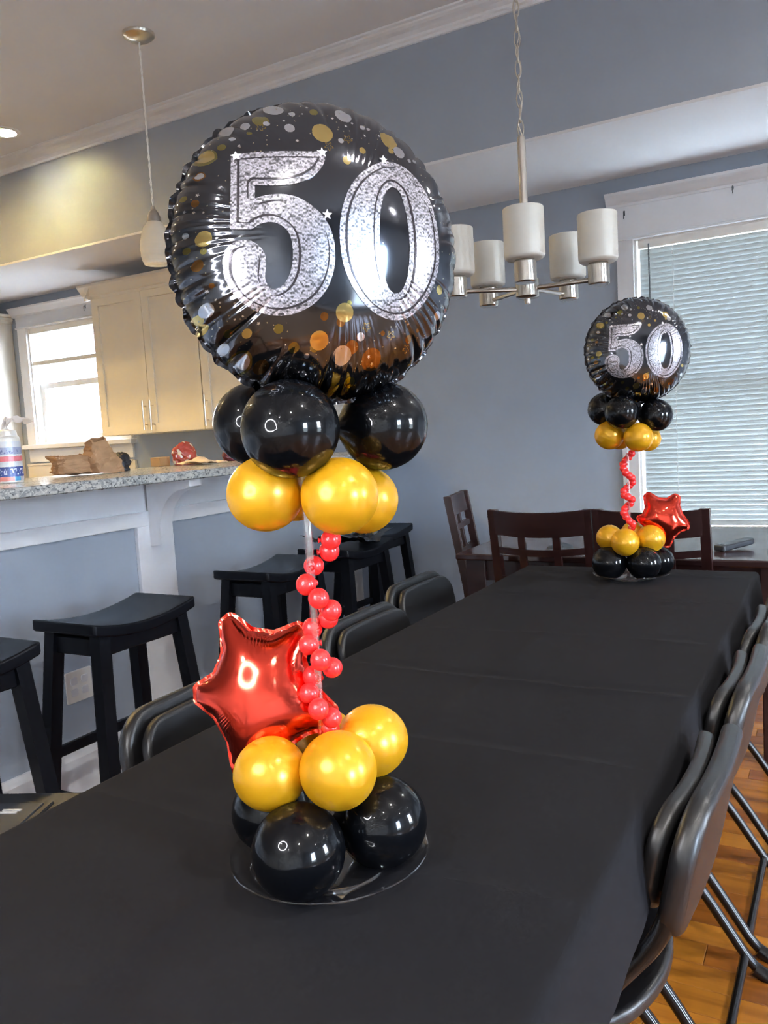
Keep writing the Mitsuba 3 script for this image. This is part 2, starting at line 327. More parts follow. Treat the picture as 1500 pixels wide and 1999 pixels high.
t = thing('pendant_lamp', 'small clear glass pendant lamp hanging over the granite bar', 'pendant lamp')
px, py = -2.59, 2.71
obj('canopy', tf(lathe([(0, -.030), (.012, -.030), (.045, -.024), (.064, -.012), (.067, -.002), (.067, 0), (0, 0)][::-1], 40), mat4(px, py, ZC)), 'm_steel', t, 40)
s = np.linspace(0, 1, 140); zc = 2.965 - s * (2.965 - 2.285)
for ph in (0, math.pi):
    obj('cord', tube(np.stack([px + .0026 * np.cos(s * 60 + ph), py + .0026 * np.sin(s * 60 + ph), zc], 1), .0022, 6), 'm_vinyl', t, True)
obj('socket_cap', tf(lathe([(0, .075), (.007, .075), (.009, .060), (.020, .050), (.028, .030), (.031, 0), (0, 0)][::-1], 32), mat4(px, py, 2.215)), 'm_steel', t, 40)
a = np.arange(48) * 2 * np.pi / 48
pf = np.array([(.031, .0), (.050, -.03), (.064, -.075), (.068, -.12), (.064, -.155), (.055, -.178)])
pc = curve(np.c_[pf, pf[:, 0] * 0], 30)[:, :2]; pc[:, 0] *= 1 + .018 * np.sin(np.linspace(0, 1, len(pc)) * 46)
obj('glass_shade', tf(lathe(pc, 48), mat4(px, py, 2.222)), 'm_frost_thin', t, True, label='ribbed glass shade')
obj('bulb', tf(trimesh.creation.icosphere(3, .024), mat4(px, py, 2.165)), 'm_frost', t, True)

t = thing('ring_light', 'white ring light glowing on a black stand behind the near end of the table', 'ring light')
rc = np.array([-0.60, 0.02, 1.375]); rn = np.array([0.10, 0.86, -0.10]); rn /= np.linalg.norm(rn)
ux = np.cross([0, 0, 1], rn); ux /= np.linalg.norm(ux); uy = np.cross(rn, ux)
ringP = np.array([rc + .165 * (math.cos(q) * ux + math.sin(q) * uy) for q in np.linspace(0, 2 * np.pi, 49)[:-1]])
lamp(tube(ringP, .0125, 10, closed=True), (RING, RING * 1.02, RING * 1.10), 'ring_tube', t, smooth=True)
obj('ring_back', tube(ringP - rn * .026, .018, 10, closed=True), 'm_chair_plastic', t, True)
obj('stand_pole', tube([rc - rn * .03 - uy * .165, rc - rn * .03 - uy * .26, (rc[0], rc[1] - .02, .30), (rc[0], rc[1] - .02, .05)], .012, 10), 'm_black_metal', t, True)
for q in (0.4, 2.5, 4.6): obj('leg', tube([(rc[0], rc[1] - .02, .34), (rc[0] + .34 * math.cos(q), rc[1] - .02 + .34 * math.sin(q), .011)], .010, 8), 'm_black_metal', t, True)

# ---------------------------------------------------------------- peninsula and kitchen
PX, PB, PY0 = -2.40, -2.52, -1.2
pw = struct('wall_bar', bx(PB, PX, PY0, YB, 0, 1.124), 'm_wall', label='grey panelled half wall under the granite bar')
posts = [(-.678, -.485), (.792, .985), (2.262, 2.455), (3.732, 3.925)]
for i, (a, c) in enumerate(posts): obj('post', bx(PX, PX + .019, a, c, .19, .948, .0015), 'm_white', pw)
obj('frieze_board', bx(PX, PX + .009, PY0, YB, 1.000, 1.1245, .001), 'm_white', pw)
obj('rail', bx(PX, PX + .021, PY0, YB, .948, 1.006, .002), 'm_white', pw)
obj('baseboard', extr_y([(PX, 0), (PX + .026, 0), (PX + .026, .030), (PX + .021, .036), (PX + .021, .165), (PX + .014, .178), (PX + .010, .190), (PX, .190)], PY0, YB), 'm_white', pw)
ang = np.linspace(0, np.pi / 2, 14)
prof = [(PX + .019, 1.125), (PX + .245, 1.125), (PX + .245, 1.096)] + [(PX + .062 + .172 * (1 - math.sin(q)), .912 + .172 * (1 - math.cos(q)) + .0) for q in ang[::-1] * 0 + ang] 
prof = [(PX + .019, 1.125), (PX + .245, 1.125), (PX + .245, 1.098), (PX + .232, 1.094)]
prof += [(PX + .076 + .150 * (1 - math.cos(q)) , .925 + .165 * math.sin(q)) for q in ang[::-1]]
prof += [(PX + .076, .872), (PX + .019, .866)]
for a, c in posts:
    m_ = (a + c) / 2
    obj('corbel', extr_y(prof, m_ - .034, m_ + .034), 'm_white', pw, 35)
single('granite_countertop', bx(-2.88, -2.13, PY0 - .1, YB - .002, 1.125, 1.160, .004), 'm_granite', 'speckled grey granite bar top on the panelled half wall', 'countertop')
t = thing('wall_outlet', 'white double outlet plate low on the grey bar panel behind the stool', 'outlet')
obj('cover_plate', tf(plate(rrect(.115, .115, .006), .006, .002), mat4(PX + .0035, 1.935, .418) @ mat4(roll=math.pi / 2) @ mat4(pitch=math.pi / 2)), 'm_vinyl', t, 40)
for dy in (-.023, .023):
    for dz in (-.02, .02): obj('receptacle', tf(plate(rrect(.030, .028, .008), .004, .001), mat4(PX + .0065, 1.935 + dy, .418 + dz) @ mat4(roll=math.pi / 2) @ mat4(pitch=math.pi / 2)), 'm_white', t, 40)

def upper_cabinet(x0, x1, label, doors, hl):
    t = thing('upper_cabinet', label, 'cabinet', None)
    y0, z0, z1 = 3.83, 1.345, 2.245
    obj('body', bx(x0, x1, y0 + .021, YB - .001, z0, z1), 'm_cabinet', t)
    w = (x1 - x0) / doors
    for i in range(doors):
        a, c = x0 + i * w + .0015, x0 + (i + 1) * w - .0015; r = .058
        fr = sbox(a, z0 + .002, c, z1 - .012).difference(sbox(a + r, z0 + r, c - r, z1 - r))
        m = man(m3.Manifold.extrude(xsec(fr), .020)); V = m.vertices; m.vertices = np.stack([V[:, 0], y0 + V[:, 2], V[:, 1]], 1); m.invert()
        d = obj('door', cat(m, bx(a + r - .002, c - r + .002, y0 + .012, y0 + .019, z0 + r - .002, z1 - r + .002)), 'm_cabinet', t)
        hx = (c - .030) if hl[i] > 0 else (a + .030)
        h = cat(tube([(hx, y0 - .030, 1.365), (hx, y0 - .030, 1.552)], .006, 10), *[tube([(hx, y0 + .001, zz), (hx, y0 - .030, zz)], .005, 8) for zz in (1.400, 1.517)])
        obj('handle', h, 'm_steel', d, 40)
    pr_ = [(y0 + .02, z1 - .012), (y0 - .004, z1 - .012), (y0 - .006, z1 + .005), (y0 - .018, z1 + .012), (y0 - .045, z1 + .050), (y0 - .058, z1 + .062), (y0 - .060, z1 + .076), (y0 + .02, z1 + .076)]
    obj('crown', cat(extr_x(pr_, x0 - (.055 if x0 < -4 else 0), x1), *([extr_y([(x0 + (y0 - p[0]), p[1]) if p[0] < y0 + .01 else (x0 + .01, p[1]) for p in pr_], y0 - .05, YB - .001)] if x0 < -4 else [])), 'm_cabinet', t)
    return t
upper_cabinet(-4.275, -3.385, 'white two door shaker wall cabinet right beside the kitchen window', 2, (1, -1))
upper_cabinet(-3.380, -2.490, 'white shaker wall cabinet partly hidden behind the large balloon', 2, (-1, -1))
t = thing('tall_cabinet', 'tall white cabinet at the far left end of the kitchen wall', 'cabinet')
tx = -5.50
obj('body', bx(-6.3, tx, 3.50, YB - .001, 0, 2.26, .004), 'm_cabinet', t)
obj('door', bx(-6.29, tx - .012, 3.478, 3.499, .10, 2.21, .003), 'm_cabinet', t)
obj('crown', cat(bx(-6.33, tx + .010, 3.465, YB - .001, 2.246, 2.262), bx(-6.35, tx + .026, 3.45, YB - .001, 2.262, 2.290, .008), bx(-6.37, tx + .038, 3.435, YB - .001, 2.290, 2.312, .004)), 'm_cabinet', t)
t = thing('base_cabinet', 'white base cabinets with a pale worktop along the kitchen wall', 'cabinet')
obj('body', bx(-4.55, -2.56, 3.55, YB - .001, 0.09, .885), 'm_cabinet', t)
obj('worktop', bx(-4.58, -2.54, 3.52, YB - .001, .885, .92, .004), 'm_granite', t)
obj('plinth', bx(-4.5, -2.58, 3.62, YB - .001, 0, .09), 'm_dark_plastic', t)
struct('trim_2', cat(bx(-5.45, -4.31, YB - .022, YB, .92, 1.172, .002), bx(-5.45, -4.335, YB - .030, YB, 1.165, 1.18, .002)), 'm_cabinet')

# on the bar
def crumple(m, amp, freq, seed):
    m = m.copy(); q = m.vertices * freq
    d = np.stack([meshkit.fbm(q + 11.3 * k, 3, seed + k) - .5 for k in range(3)], 1); m.vertices = m.vertices + 2 * amp * d; return m
t = thing('paper_bag', 'crumpled brown paper bag standing on the granite bar in front of the kitchen window', 'paper bag')
def bag(w, dpt, h, n=26, flare=.0, top=None):
    th = np.linspace(0, 2 * np.pi, 49)[:-1]; V = []
    e = .30
    sx = np.sign(np.cos(th)) * np.abs(np.cos(th)) ** e; sy = np.sign(np.sin(th)) * np.abs(np.sin(th)) ** e
    for i in range(n):
        s = i / (n - 1); k = 1 + flare * s * s
        hh = h * s * (1 if top is None else (1 + s * top(sx)))
        V.append(np.stack([w / 2 * sx * k, dpt / 2 * sy * k * (1 - .25 * s), hh + 0 * sx], 1))
    V = np.concatenate(V); F = []
    for i in range(n - 1):
        for j in range(48):
            l = (j + 1) % 48; F += [(i * 48 + j, i * 48 + l, (i + 1) * 48 + l), (i * 48 + j, (i + 1) * 48 + l, (i + 1) * 48 + j)]
    F += [(0, j + 1, j) for j in range(1, 47)]
    return trimesh.Trimesh(V, F, process=False)
def solid(m, th=.0016):
    """a thin open sheet given thickness"""
    n = np.array(m.vertex_normals); V = np.vstack([m.vertices, m.vertices - n * th]); k = len(m.vertices)
    F = [m.faces, m.faces[:, ::-1] + k]; e = m.edges_sorted; u, c_ = np.unique(e, axis=0, return_counts=True)
    bd = {tuple(q) for q in u[c_ == 1]}
    ex = [(a_, b_) for a_, b_ in m.edges if (min(a_, b_), max(a_, b_)) in bd]
    if ex: ex = np.array(ex); F += [np.stack([ex[:, 1], ex[:, 0], ex[:, 0] + k], 1), np.stack([ex[:, 1], ex[:, 0] + k, ex[:, 1] + k], 1)]
    return trimesh.Trimesh(V, np.vstack(F), process=False)
bm = bag(.165, .10, .130, top=lambda sx: .08 * sx); q = bm.vertices; hh = q[:, 2] / .13
q[:, 0] = q[:, 0] * (1 - .42 * hh) - .034 * hh; q[:, 1] *= 1 - .35 * hh; bm.vertices = q
bm = crumple(crumple(bm, .020, 20, 5), .0075, 62, 15); bm.vertices[:, 2] = np.maximum(bm.vertices[:, 2] - bm.vertices[:, 2].min(), 0)
obj('bag_body', tf(solid(bm), mat4(-2.60, 2.325, 1.1605, 1.65)), 'm_kraft', t, 25)
bm = bag(.155, .085, .072, flare=.18); bm = crumple(crumple(bm, .020, 24, 9), .008, 66, 19); bm.vertices[:, 2] -= bm.vertices[:, 2].min()
obj('open_mouth', tf(solid(bm), mat4(-2.63, 2.190, 1.1605, 1.6)), 'm_kraft', t, 25)
def blob(rx, ry, rz, amp, freq, seed, sub=4):
    m = trimesh.creation.icosphere(sub, 1.0); m.vertices *= (rx, ry, rz); m = crumple(m, amp, freq, seed)
    m.vertices[:, 2] = np.maximum(m.vertices[:, 2], -rz * .55); m.vertices[:, 2] += rz * .55; return m
scene['m_black_bag'] = pr((.008, .008, .012), .4)
single('plastic_bag', tf(crumple(blob(.03, .035, .052, .014, 30, 3), .006, 60, 8), mat4(-2.66, 2.475, 1.161)), 'm_black_bag', 'small black plastic bag peeking out behind the brown paper bag', 'bag', smooth=True)
def chips(p, n, uv):
    v = mikit.fbm(p.x * 22, p.y * 22, p.z * 22); w = mikit.noise(p.x * 55 + 3, p.y * 55, p.z * 40)
    return mikit.mix(mikit.mix((.25, .018, .015), (.38, .06, .03), v), mi.Color3f(.75, .68, .58), mikit.smoothstep(.66, .72, w))
scene['m_chips'] = pr(mikit.proc(chips), .18, .6, clearcoat=.6)
single('snack_bag', tf(crumple(blob(.035, .075, .072, .014, 22, 14), .005, 70, 2), mat4(-2.78, 2.985, 1.161)), 'm_chips', 'shiny red snack bag with white print on the granite bar', 'snack bag', smooth=True)
scene['m_cream'] = pr((.72, .55, .36), .8)
scene['m_maroon'] = pr((.075, .008, .012), .3, .5)
nk = trimesh.creation.box((.15, .22, .004)); nk = nk.subdivide().subdivide().subdivide().subdivide().subdivide()
q = nk.vertices; q[:, 2] += .032 * np.exp(-((q[:, 0] / .05) ** 2 + ((q[:, 1] + .02) / .06) ** 2)); nk.vertices = q; nk = crumple(nk, .016, 18, 21); nk.vertices[:, 2] -= nk.vertices[:, 2].min()
single('paper_napkins', tf(nk, mat4(-2.63, 2.935, 1.1605, .2)), 'm_cream', 'crumpled cream paper napkins lying in front of the red snack bag', 'napkins', smooth=40)
single('fabric_pouch', tf(crumple(blob(.04, .085, .036, .010, 20, 31), .004, 60, 4), mat4(-2.74, 3.31, 1.161)), 'm_maroon', 'dark maroon pouch on the bar near the left black balloon', 'pouch', smooth=True)
scene['m_card'] = pr((.42, .25, .11), .7)
single('cardboard_box', bx(-2.87, -2.81, 2.845, 2.915, 1.161, 1.205, .002), 'm_card', 'small plain brown box left of the red snack bag', 'box')
t = thing('wipes_canister', 'white canister of wipes with a blue and pink label on the bar at the left', 'canister')
wx, wy = -2.50, 1.815
obj('body', tf(lathe([(0, 0), (.043, 0), (.046, .003), (.046, .150), (.043, .158), (.036, .162), (0, .162)], 48), mat4(wx, wy, 1.1605)), 'm_vinyl', t, 40)
def lab(p, n, uv):
    z = p.z - 1.1605; a = dr.atan2(p.y - wy, p.x - wx)
    c = mi.Color3f(.70, .74, .82)
    c = dr.select((z > .022) & (z < .056), mi.Color3f(.035, .06, .24), c)
    c = dr.select((z > .074) & (z < .092), mi.Color3f(.70, .18, .22), c)
    c = dr.select((z < .022) & (a < .25) & (a > -.25), mi.Color3f(.10, .42, .72), c)
    c = dr.select((z < .022) & (a <= -.25), mi.Color3f(.75, .28, .25), c)
    c = dr.select((z > .098) & (z < .122), mi.Color3f(.36, .42, .62), c)
    wv = mikit.noise(a * 16, z * 260)
    c = dr.select((z > .100) & (z < .114) & (wv > .62), mi.Color3f(.12, .15, .36), c)
    return dr.select((z > .028) & (z < .050) & (mikit.noise(a * 14 + 5, z * 190) > .64), mi.Color3f(.72, .76, .86), c)
scene['m_label'] = pr(mikit.proc(lab), .3, .5, clearcoat=.5)
obj('label_wrap', tf(lathe([(.0464, .008), (.0468, .010), (.0468, .140), (.0464, .142)], 64), mat4(wx, wy, 1.1605)), 'm_label', t, True, label='printed label in blue, pink and white')
obj('lid', tf(lathe([(.037, .160), (.038, .163), (.036, .178), (.012, .184), (.010, .190), (0, .190)], 40), mat4(wx, wy, 1.1605)), 'm_vinyl', t, 40)
n_ = 22; uu, vv = np.meshgrid(np.linspace(-1, 1, n_), np.linspace(0, 1, n_))
tv = np.stack([.010 * np.sin(uu * 6 + vv * 2) * (.4 + vv), uu * (.012 + .048 * vv) + .062 * vv, .184 + .062 * np.sqrt(vv) - .035 * vv ** 3 - .012 * uu ** 2 * vv + .006 * np.sin(uu * 9)], -1).reshape(-1, 3)
tf_ = [(i * n_ + j, i * n_ + j + 1, (i + 1) * n_ + j + 1) for i in range(n_ - 1) for j in range(n_ - 1)] + [(i * n_ + j, (i + 1) * n_ + j + 1, (i + 1) * n_ + j) for i in range(n_ - 1) for j in range(n_ - 1)]
scene['m_tissue'] = pr((.78, .74, .72), .9, .2)
obj('wipe', tf(solid(trimesh.Trimesh(tv, tf_, process=False), .0008), mat4(wx, wy, 1.1605)), 'm_tissue', t, True, label='white wipe pulled out of the lid')

# ---------------------------------------------------------------- long table under the black cloth
TX0, TX1, TY0, TY1, TZ = -.975, -.234, .32, 2.76, .755
t = thing('folding_table', 'long folding table covered by the black tablecloth', 'table')
obj('tabletop', bx(TX0 + .012, TX1 - .012, TY0 + .012, TY1 - .012, TZ - .045, TZ - .004, .006), 'm_grey_plastic', t)
for yy in (TY0 + .3, TY1 - .3):
    for xx in (TX0 + .1, TX1 - .1): obj('leg', tube([(xx, yy, TZ - .045), (xx, yy, 0)], .014, 10), 'm_black_metal', t, True)
cy = np.array([2.633, 2.251, 1.835, 1.48, 1.127, .78, .45]); cs = 2.0 * np.array([.0018, .0032, .0018, .0034, .0022, .0026, .002])
def cloth_top(x, y):
    z = 0 * x
    for c_, a_ in zip(cy, cs):
        yy = y - c_ - .012 * np.sin(x * 5 + c_ * 9) - .02 * (x + .6)
        z += a_ * np.exp(-np.sqrt(yy * yy + 2.5e-5) / .012) - .5 * a_ * np.exp(-((yy - .03) / .02) ** 2)
    z += .0030 * (meshkit.fbm(np.stack([x * 9, y * 2.2, 0 * x], -1), 3, 2) - .5) + .0022 * (meshkit.fbm(np.stack([x * 26, y * 40, 0 * x + 3], -1), 3, 5) - .5)
    z += .0028 * np.exp(-((x + .62) / .012) ** 2) * .5
    return z
nx, ny = 150, 460
gx, gy = np.meshgrid(np.linspace(TX0, TX1, nx), np.linspace(TY0, TY1, ny))
ed = np.minimum(np.minimum(gx - TX0, TX1 - gx), np.minimum(gy - TY0, TY1 - gy)); w = np.clip(ed / .03, 0, 1); w = w * w * (3 - 2 * w)
V = np.stack([gx, gy, TZ + w * cloth_top(gx, gy)], -1).reshape(-1, 3)
idx = np.arange(nx * ny).reshape(ny, nx)
F = np.concatenate([np.stack([idx[:-1, :-1], idx[:-1, 1:], idx[1:, 1:]], -1).reshape(-1, 3), np.stack([idx[:-1, :-1], idx[1:, 1:], idx[1:, :-1]], -1).reshape(-1, 3)])
loop = np.concatenate([idx[0, :-1], idx[:-1, -1], idx[-1, ::-1][:-1], idx[::-1, 0][:-1]])
L = V[loop]; ctr = []
nl = len(L); out = np.zeros((nl, 2)); per = np.concatenate([[0], np.cumsum(np.linalg.norm(np.diff(L[:, :2], axis=0), axis=1))])
for i, q in enumerate(L):
    o = np.zeros(2)
    if abs(q[0] - TX0) < 1e-9: o[0] -= 1
    if abs(q[0] - TX1) < 1e-9: o[0] += 1
    if abs(q[1] - TY0) < 1e-9: o[1] -= 1
    if abs(q[1] - TY1) < 1e-9: o[1] += 1
    out[i] = o / np.linalg.norm(o)
ringsV = [V]; prev = loop; base = len(V); FF = [F]
steps = [(.004, .0012), (.008, .004), (.0105, .010), (.0115, .018)] + [(.0115 + .008 * k / 14, .018 + .095 * k / 14) for k in range(1, 15)]
for o_, d_ in steps:
    k = np.clip(d_ / .30, 0, 1)
    rip = .35 * k * (.012 * np.sin(per * 17 + 1.2 * np.sin(per * 3.1)) + .008 * np.sin(per * 41 + 2))
    P_ = np.c_[L[:, :2] + out * (o_ + rip + .012 * k)[:, None], TZ - d_ + 0 * L[:, 2]]
    cur = base + np.arange(nl); ringsV.append(P_); nx_ = np.roll(cur, -1); pn = np.roll(prev, -1)
    FF += [np.stack([prev, nx_, pn], 1)[:, [0, 1, 2]], np.stack([prev, cur, nx_], 1)]
    prev, base = cur, base + nl
cm = trimesh.Trimesh(np.vstack(ringsV), np.vstack(FF), process=False)
single('tablecloth', cm, 'm_cloth', 'black tablecloth with fold creases draped over the long table', 'tablecloth', smooth=True)

# ---------------------------------------------------------------- black folding chairs
def folding_chair(x, y, yaw, label, group):
    t = thing('folding_chair', label, 'chair', group); M = mat4(x, y, 0, yaw)
    def curve_x(m, k):                      # bends a panel lying in y,z : its sides come forward
        m = m.copy(); m.vertices[:, 0] += k * (m.vertices[:, 1] / .21) ** 2; return m
    rake = mat4(-.262, 0, .690, 0, -.20) @ trimesh.transformations.rotation_matrix(math.pi / 2, [0, 0, 1]) @ trimesh.transformations.rotation_matrix(math.pi / 2, [1, 0, 0])
    if 'frame' not in CH:
        o = rrect(.405, .178, .080, 12).union(affinity.translate(rrect(.405, .11, .045, 6), 0, -.034))
        CH['frame'] = curve_x(tf(plate(o, .032, .013, .02), rake), .010)
        CH['panel'] = curve_x(tf(plate(rrect(.365, .150, .060, 12), .024, .009, .02), mat4(.031, 0, -.002) @ rake), .020)
        st = affinity.translate(rrect(.40, .32, .06, 10), 0, -.05).union(affinity.translate(affinity.scale(Point(0, 0).buffer(.2, quad_segs=24), 1, .62), 0, .075)).buffer(.02).buffer(-.02)
        m = plate(affinity.rotate(st, 90, origin=(0, 0)), .026, .009, .03); m.vertices[:, 2] -= .014 * np.exp(-(m.vertices[:, 0] ** 2 + m.vertices[:, 1] ** 2) / .02) - .438
        CH['seat'] = m
        for s in (-1, 1):
            CH['post', s] = tube(bend([(-.252, s * .186, .690), (-.232, s * .188, .608), (-.089, s * .205, .43), (.25, s * .206, .012)], .06, 8), .0125, 12)
            CH['rear', s] = tube(bend([(.10, s * .187, .405), (-.10, s * .190, .235), (-.235, s * .192, .035), (-.262, s * .192, .012)], .10, 8), .0115, 12)
            CH['foot', s] = tube([(-.246, s * .192, .020), (-.275, s * .192, .004)], .0155, 12)
            CH['ffoot', s] = tube([(.235, s * .206, .030), (.254, s * .206, .006)], .0155, 12)
        CH['bar'] = tube([(-.226, -.192, .045), (-.226, .192, .045)], .0095, 12)
        CH['fbar'] = tube([(.16, -.212, .128), (.16, .212, .128)], .0085, 12)
        CH['brace'] = cat(*[tube([(-.05, s * .20, .418), (.12, s * .20, .418)], .009, 8) for s in (-1, 1)])
        for k in list(CH): CH[k] = (mikit.ply(CH[k], 'm_chair_plastic' if k in ('frame', 'panel', 'seat') else 'm_black_metal', smooth=40))
    f_ = obj('back_frame', CH['frame'], None, t, M=M); obj('backrest', CH['panel'], None, t, M=M); obj('seat', CH['seat'], None, t, M=M)
    for s in (-1, 1):
        obj('frame_tube', CH['post', s], None, t, M=M)
        r = obj('rear_leg', CH['rear', s], None, t, M=M); obj('foot_cap', CH['foot', s], None, r, M=M)
    obj('stretcher', CH['bar'], None, t, M=M); obj('front_stretcher', CH['fbar'], None, t, M=M); obj('seat_brace', CH['brace'], None, t, M=M)
CH = {}
for x, y, yw, lb in ((-.424, 1.185, .025, 'black folding chair nearest the camera at the right side of the black table'), (-.420, 1.675, .015, 'second black folding chair along the right side of the black table'),
              (-.414, 2.130, .01, 'third black folding chair along the right side of the black table'), (-0.397, 2.590, .0, 'farthest black folding chair at the right side of the black table')):
    folding_chair(x, y, math.pi - yw, lb, 'folding chairs along the right side')
for x, y, lb in ((-.86, 1.180, 'black folding chair behind the red star balloon at the left side of the black table'), (-.87, 1.850, 'black folding chair in the middle of the left side of the black table'),
                 (-.96, 2.345, 'black folding chair at the far end of the left side of the black table')):
    folding_chair(x, y, 0.0, lb, 'folding chairs along the left side')

# ---------------------------------------------------------------- saddle stools at the bar
def saddle_stool(x, y, yaw, label):
    t = thing('bar_stool', label, 'stool', 'black saddle stools at the bar'); M = mat4(x, y, 0, yaw)
    if 'seat' not in ST:
        m = plate(rrect(.275, .425, .012, 4), .036, .007, .02)
        m.vertices[:, 2] += .716 + .030 * (np.abs(m.vertices[:, 1]) / .2125) ** 2 - .006
        ST['seat'] = m
        for i, (sx, sy) in enumerate(((-1, -1), (1, -1), (1, 1), (-1, 1))):
            a = .021; top, bot = np.array([sx * .098, sy * .160, .712 + .012]), np.array([sx * .152, sy * .222, 0])
            V = [(c[0] + q * a, c[1] + r * a, c[2]) for c in (bot, top) for q, r in ((-1, -1), (1, -1), (1, 1), (-1, 1))]
            ST['leg', i] = man(m3.Manifold.hull_points(np.array(V)))
        L_ = lambda z: (.152 - .054 * z / .712, .222 - .062 * z / .712)
        def rail(i, z, ax, h=.034, w_=.018):
            a_, b_ = L_(z)
            return bx(-a_, a_, i * b_ - w_ / 2, i * b_ + w_ / 2, z - h / 2, z + h / 2, .003) if ax == 'x' else bx(i * a_ - w_ / 2, i * a_ + w_ / 2, -b_, b_, z - h / 2, z + h / 2, .003)
        for i in (-1, 1):
            ST['apron_x', i] = rail(i, .675, 'x', .055, .020); ST['apron_y', i] = rail(i, .675, 'y', .055, .020)
            ST['rail_x', i] = rail(i, .205, 'x'); ST['rail_y', i] = rail(i, .325, 'y')
        for k in list(ST): ST[k] = mikit.ply(ST[k], 'm_black_wood', smooth=35)
    obj('seat', ST['seat'], None, t, M=M)
    for i in range(4): obj('leg', ST['leg', i], None, t, M=M)
    for i in (-1, 1):
        for k, nm in (('apron_x', 'apron'), ('apron_y', 'apron'), ('rail_x', 'stretcher'), ('rail_y', 'stretcher')): obj(nm, ST[k, i], None, t, M=M)
ST = {}
for x, y, w_, lb in ((-2.005, 1.190, .0, 'black wooden saddle stool cut off by the left edge of the photo'), (-2.005, 1.790, .0, 'black wooden saddle stool in full view beside the white post'),
                 (-2.03, 2.640, .0, 'black wooden saddle stool partly behind the red balloon spiral'), (-2.02, 3.20, .0, 'black wooden saddle stool with foil wrapping lying on its seat'),
                 (-2.19, 3.74, .0, 'black wooden saddle stool at the far wall end of the bar')):
    saddle_stool(x, y, w_, lb)


# ---------------------------------------------------------------- dining set by the window
DX0, DX1, DY0, DY1, DZ = -1.395, -.13, 3.045, 3.955, .742
t = thing('dining_table', 'dark wood dining table with glossy top below the closed blind', 'table')
obj('tabletop', bx(DX0, DX1, DY0, DY1, DZ - .026, DZ, .005), 'm_table_gloss', t)
obj('apron', cat(bx(DX0 + .05, DX1 - .05, DY0 + .05, DY0 + .07, DZ - .115, DZ - .026), bx(DX0 + .05, DX1 - .05, DY1 - .07, DY1 - .05, DZ - .115, DZ - .026), bx(DX0 + .05, DX0 + .07, DY0 + .05, DY1 - .05, DZ - .115, DZ - .026), bx(DX1 - .07, DX1 - .05, DY0 + .05, DY1 - .05, DZ - .115, DZ - .026)), 'm_dark_wood', t)
for xx in (DX0 + .075, DX1 - .075):
    for yy in (DY0 + .075, DY1 - .075):
        sq = lambda a, z0, z1, b=.003: bx(xx - a, xx + a, yy - a, yy + a, z0, z1, b)
        obj('leg', cat(sq(.042, .50, DZ - .026), sq(.034, .488, .50), sq(.042, .440, .488, .008), sq(.034, .428, .44), sq(.038, 0, .428)), 'm_dark_wood', t)
def dining_chair(x, y, yaw, label):
    """local: sitter faces +x, the back plane near x=0 at seat level"""
    t = thing('dining_chair', label, 'chair', 'dark wood dining chairs'); M = mat4(x, y, 0, yaw)
    if 'top' not in DC:
        rk = .17
        def bw(z): return -(z - .46) * math.tan(rk) if z > .46 else -(.46 - z) * .10
        def crv(m, k=.030):
            m = m.copy(); m.vertices[:, 0] -= k * (1 - (m.vertices[:, 1] / .20) ** 2); return m
        def slat(y0, y1, z0, z1, th=.020, dip=.012):
            m = man(m3.Manifold.cube((th, y1 - y0, z1 - z0)).translate((-th / 2, y0, z0)).refine_to_length(.025))
            v = m.vertices; v[:, 2] -= dip * (1 - (v[:, 1] / .20) ** 2) if dip else 0
            v[:, 0] += np.array([bw(q) for q in v[:, 2]]); return crv(m)
        DC['top_rail'] = slat(-.198, .198, .845, .940, .022)
        DC['cross_rail'] = slat(-.180, .180, .772, .798, .018)
        DC['lower_rail'] = slat(-.180, .180, .640, .680, .018)
        for s_ in (-1, 1): DC['upright', s_] = slat(s_ * .068 - .014, s_ * .068 + .014, .66, .86, .014)
        for s_ in (-1, 1):
            zs = np.array([0, .2, .44, .50, .70, .90, .938])
            V = []
            for z_ in zs:
                a_ = .018; c_ = bw(z_)
                V += [(c_ - a_, s_ * .183 - a_ * .9, z_), (c_ + a_, s_ * .183 - a_ * .9, z_), (c_ + a_, s_ * .183 + a_ * .9, z_), (c_ - a_, s_ * .183 + a_ * .9, z_)]
            F = [(0, 2, 1), (0, 3, 2), (24, 25, 26), (24, 26, 27)]
            for i in range(6):
                for j in range(4):
                    l = (j + 1) % 4; F += [(i * 4 + j, i * 4 + l, i * 4 + 4 + l), (i * 4 + j, i * 4 + 4 + l, i * 4 + 4 + j)]
            DC['back_post', s_] = trimesh.Trimesh(V, F, process=False)
            DC['front_leg', s_] = bx(.385, .421, s_ * .185 - .018, s_ * .185 + .018, 0, .44, .003)
        m = plate(rrect(.43, .43, .04, 6), .055, .018, .04); m.vertices += (.205, 0, .468); DC['cushion'] = m
        DC['seat_frame'] = cat(bx(.0, .42, -.20, -.182, .38, .44), bx(.0, .42, .182, .20, .38, .44), bx(.40, .42, -.19, .19, .38, .44), bx(-.008, .012, -.19, .19, .38, .44))
        for k in list(DC): DC[k] = mikit.ply(DC[k], 'm_chair_plastic' if k == 'cushion' else 'm_dark_wood', smooth=30)
    obj('top_rail', DC['top_rail'], None, t, M=M); obj('cross_rail', DC['cross_rail'], None, t, M=M); obj('lower_rail', DC['lower_rail'], None, t, M=M)
    for s_ in (-1, 1):
        obj('back_post', DC['back_post', s_], None, t, M=M); obj('upright', DC['upright', s_], None, t, M=M); obj('front_leg', DC['front_leg', s_], None, t, M=M)
    obj('seat_frame', DC['seat_frame'], None, t, M=M); obj('seat_cushion', DC['cushion'], None, t, M=M, label='black padded seat')
DC = {}
dining_chair(-.988, 3.005, math.pi / 2, 'dark wood dining chair backing the black table, left of the far balloon column')
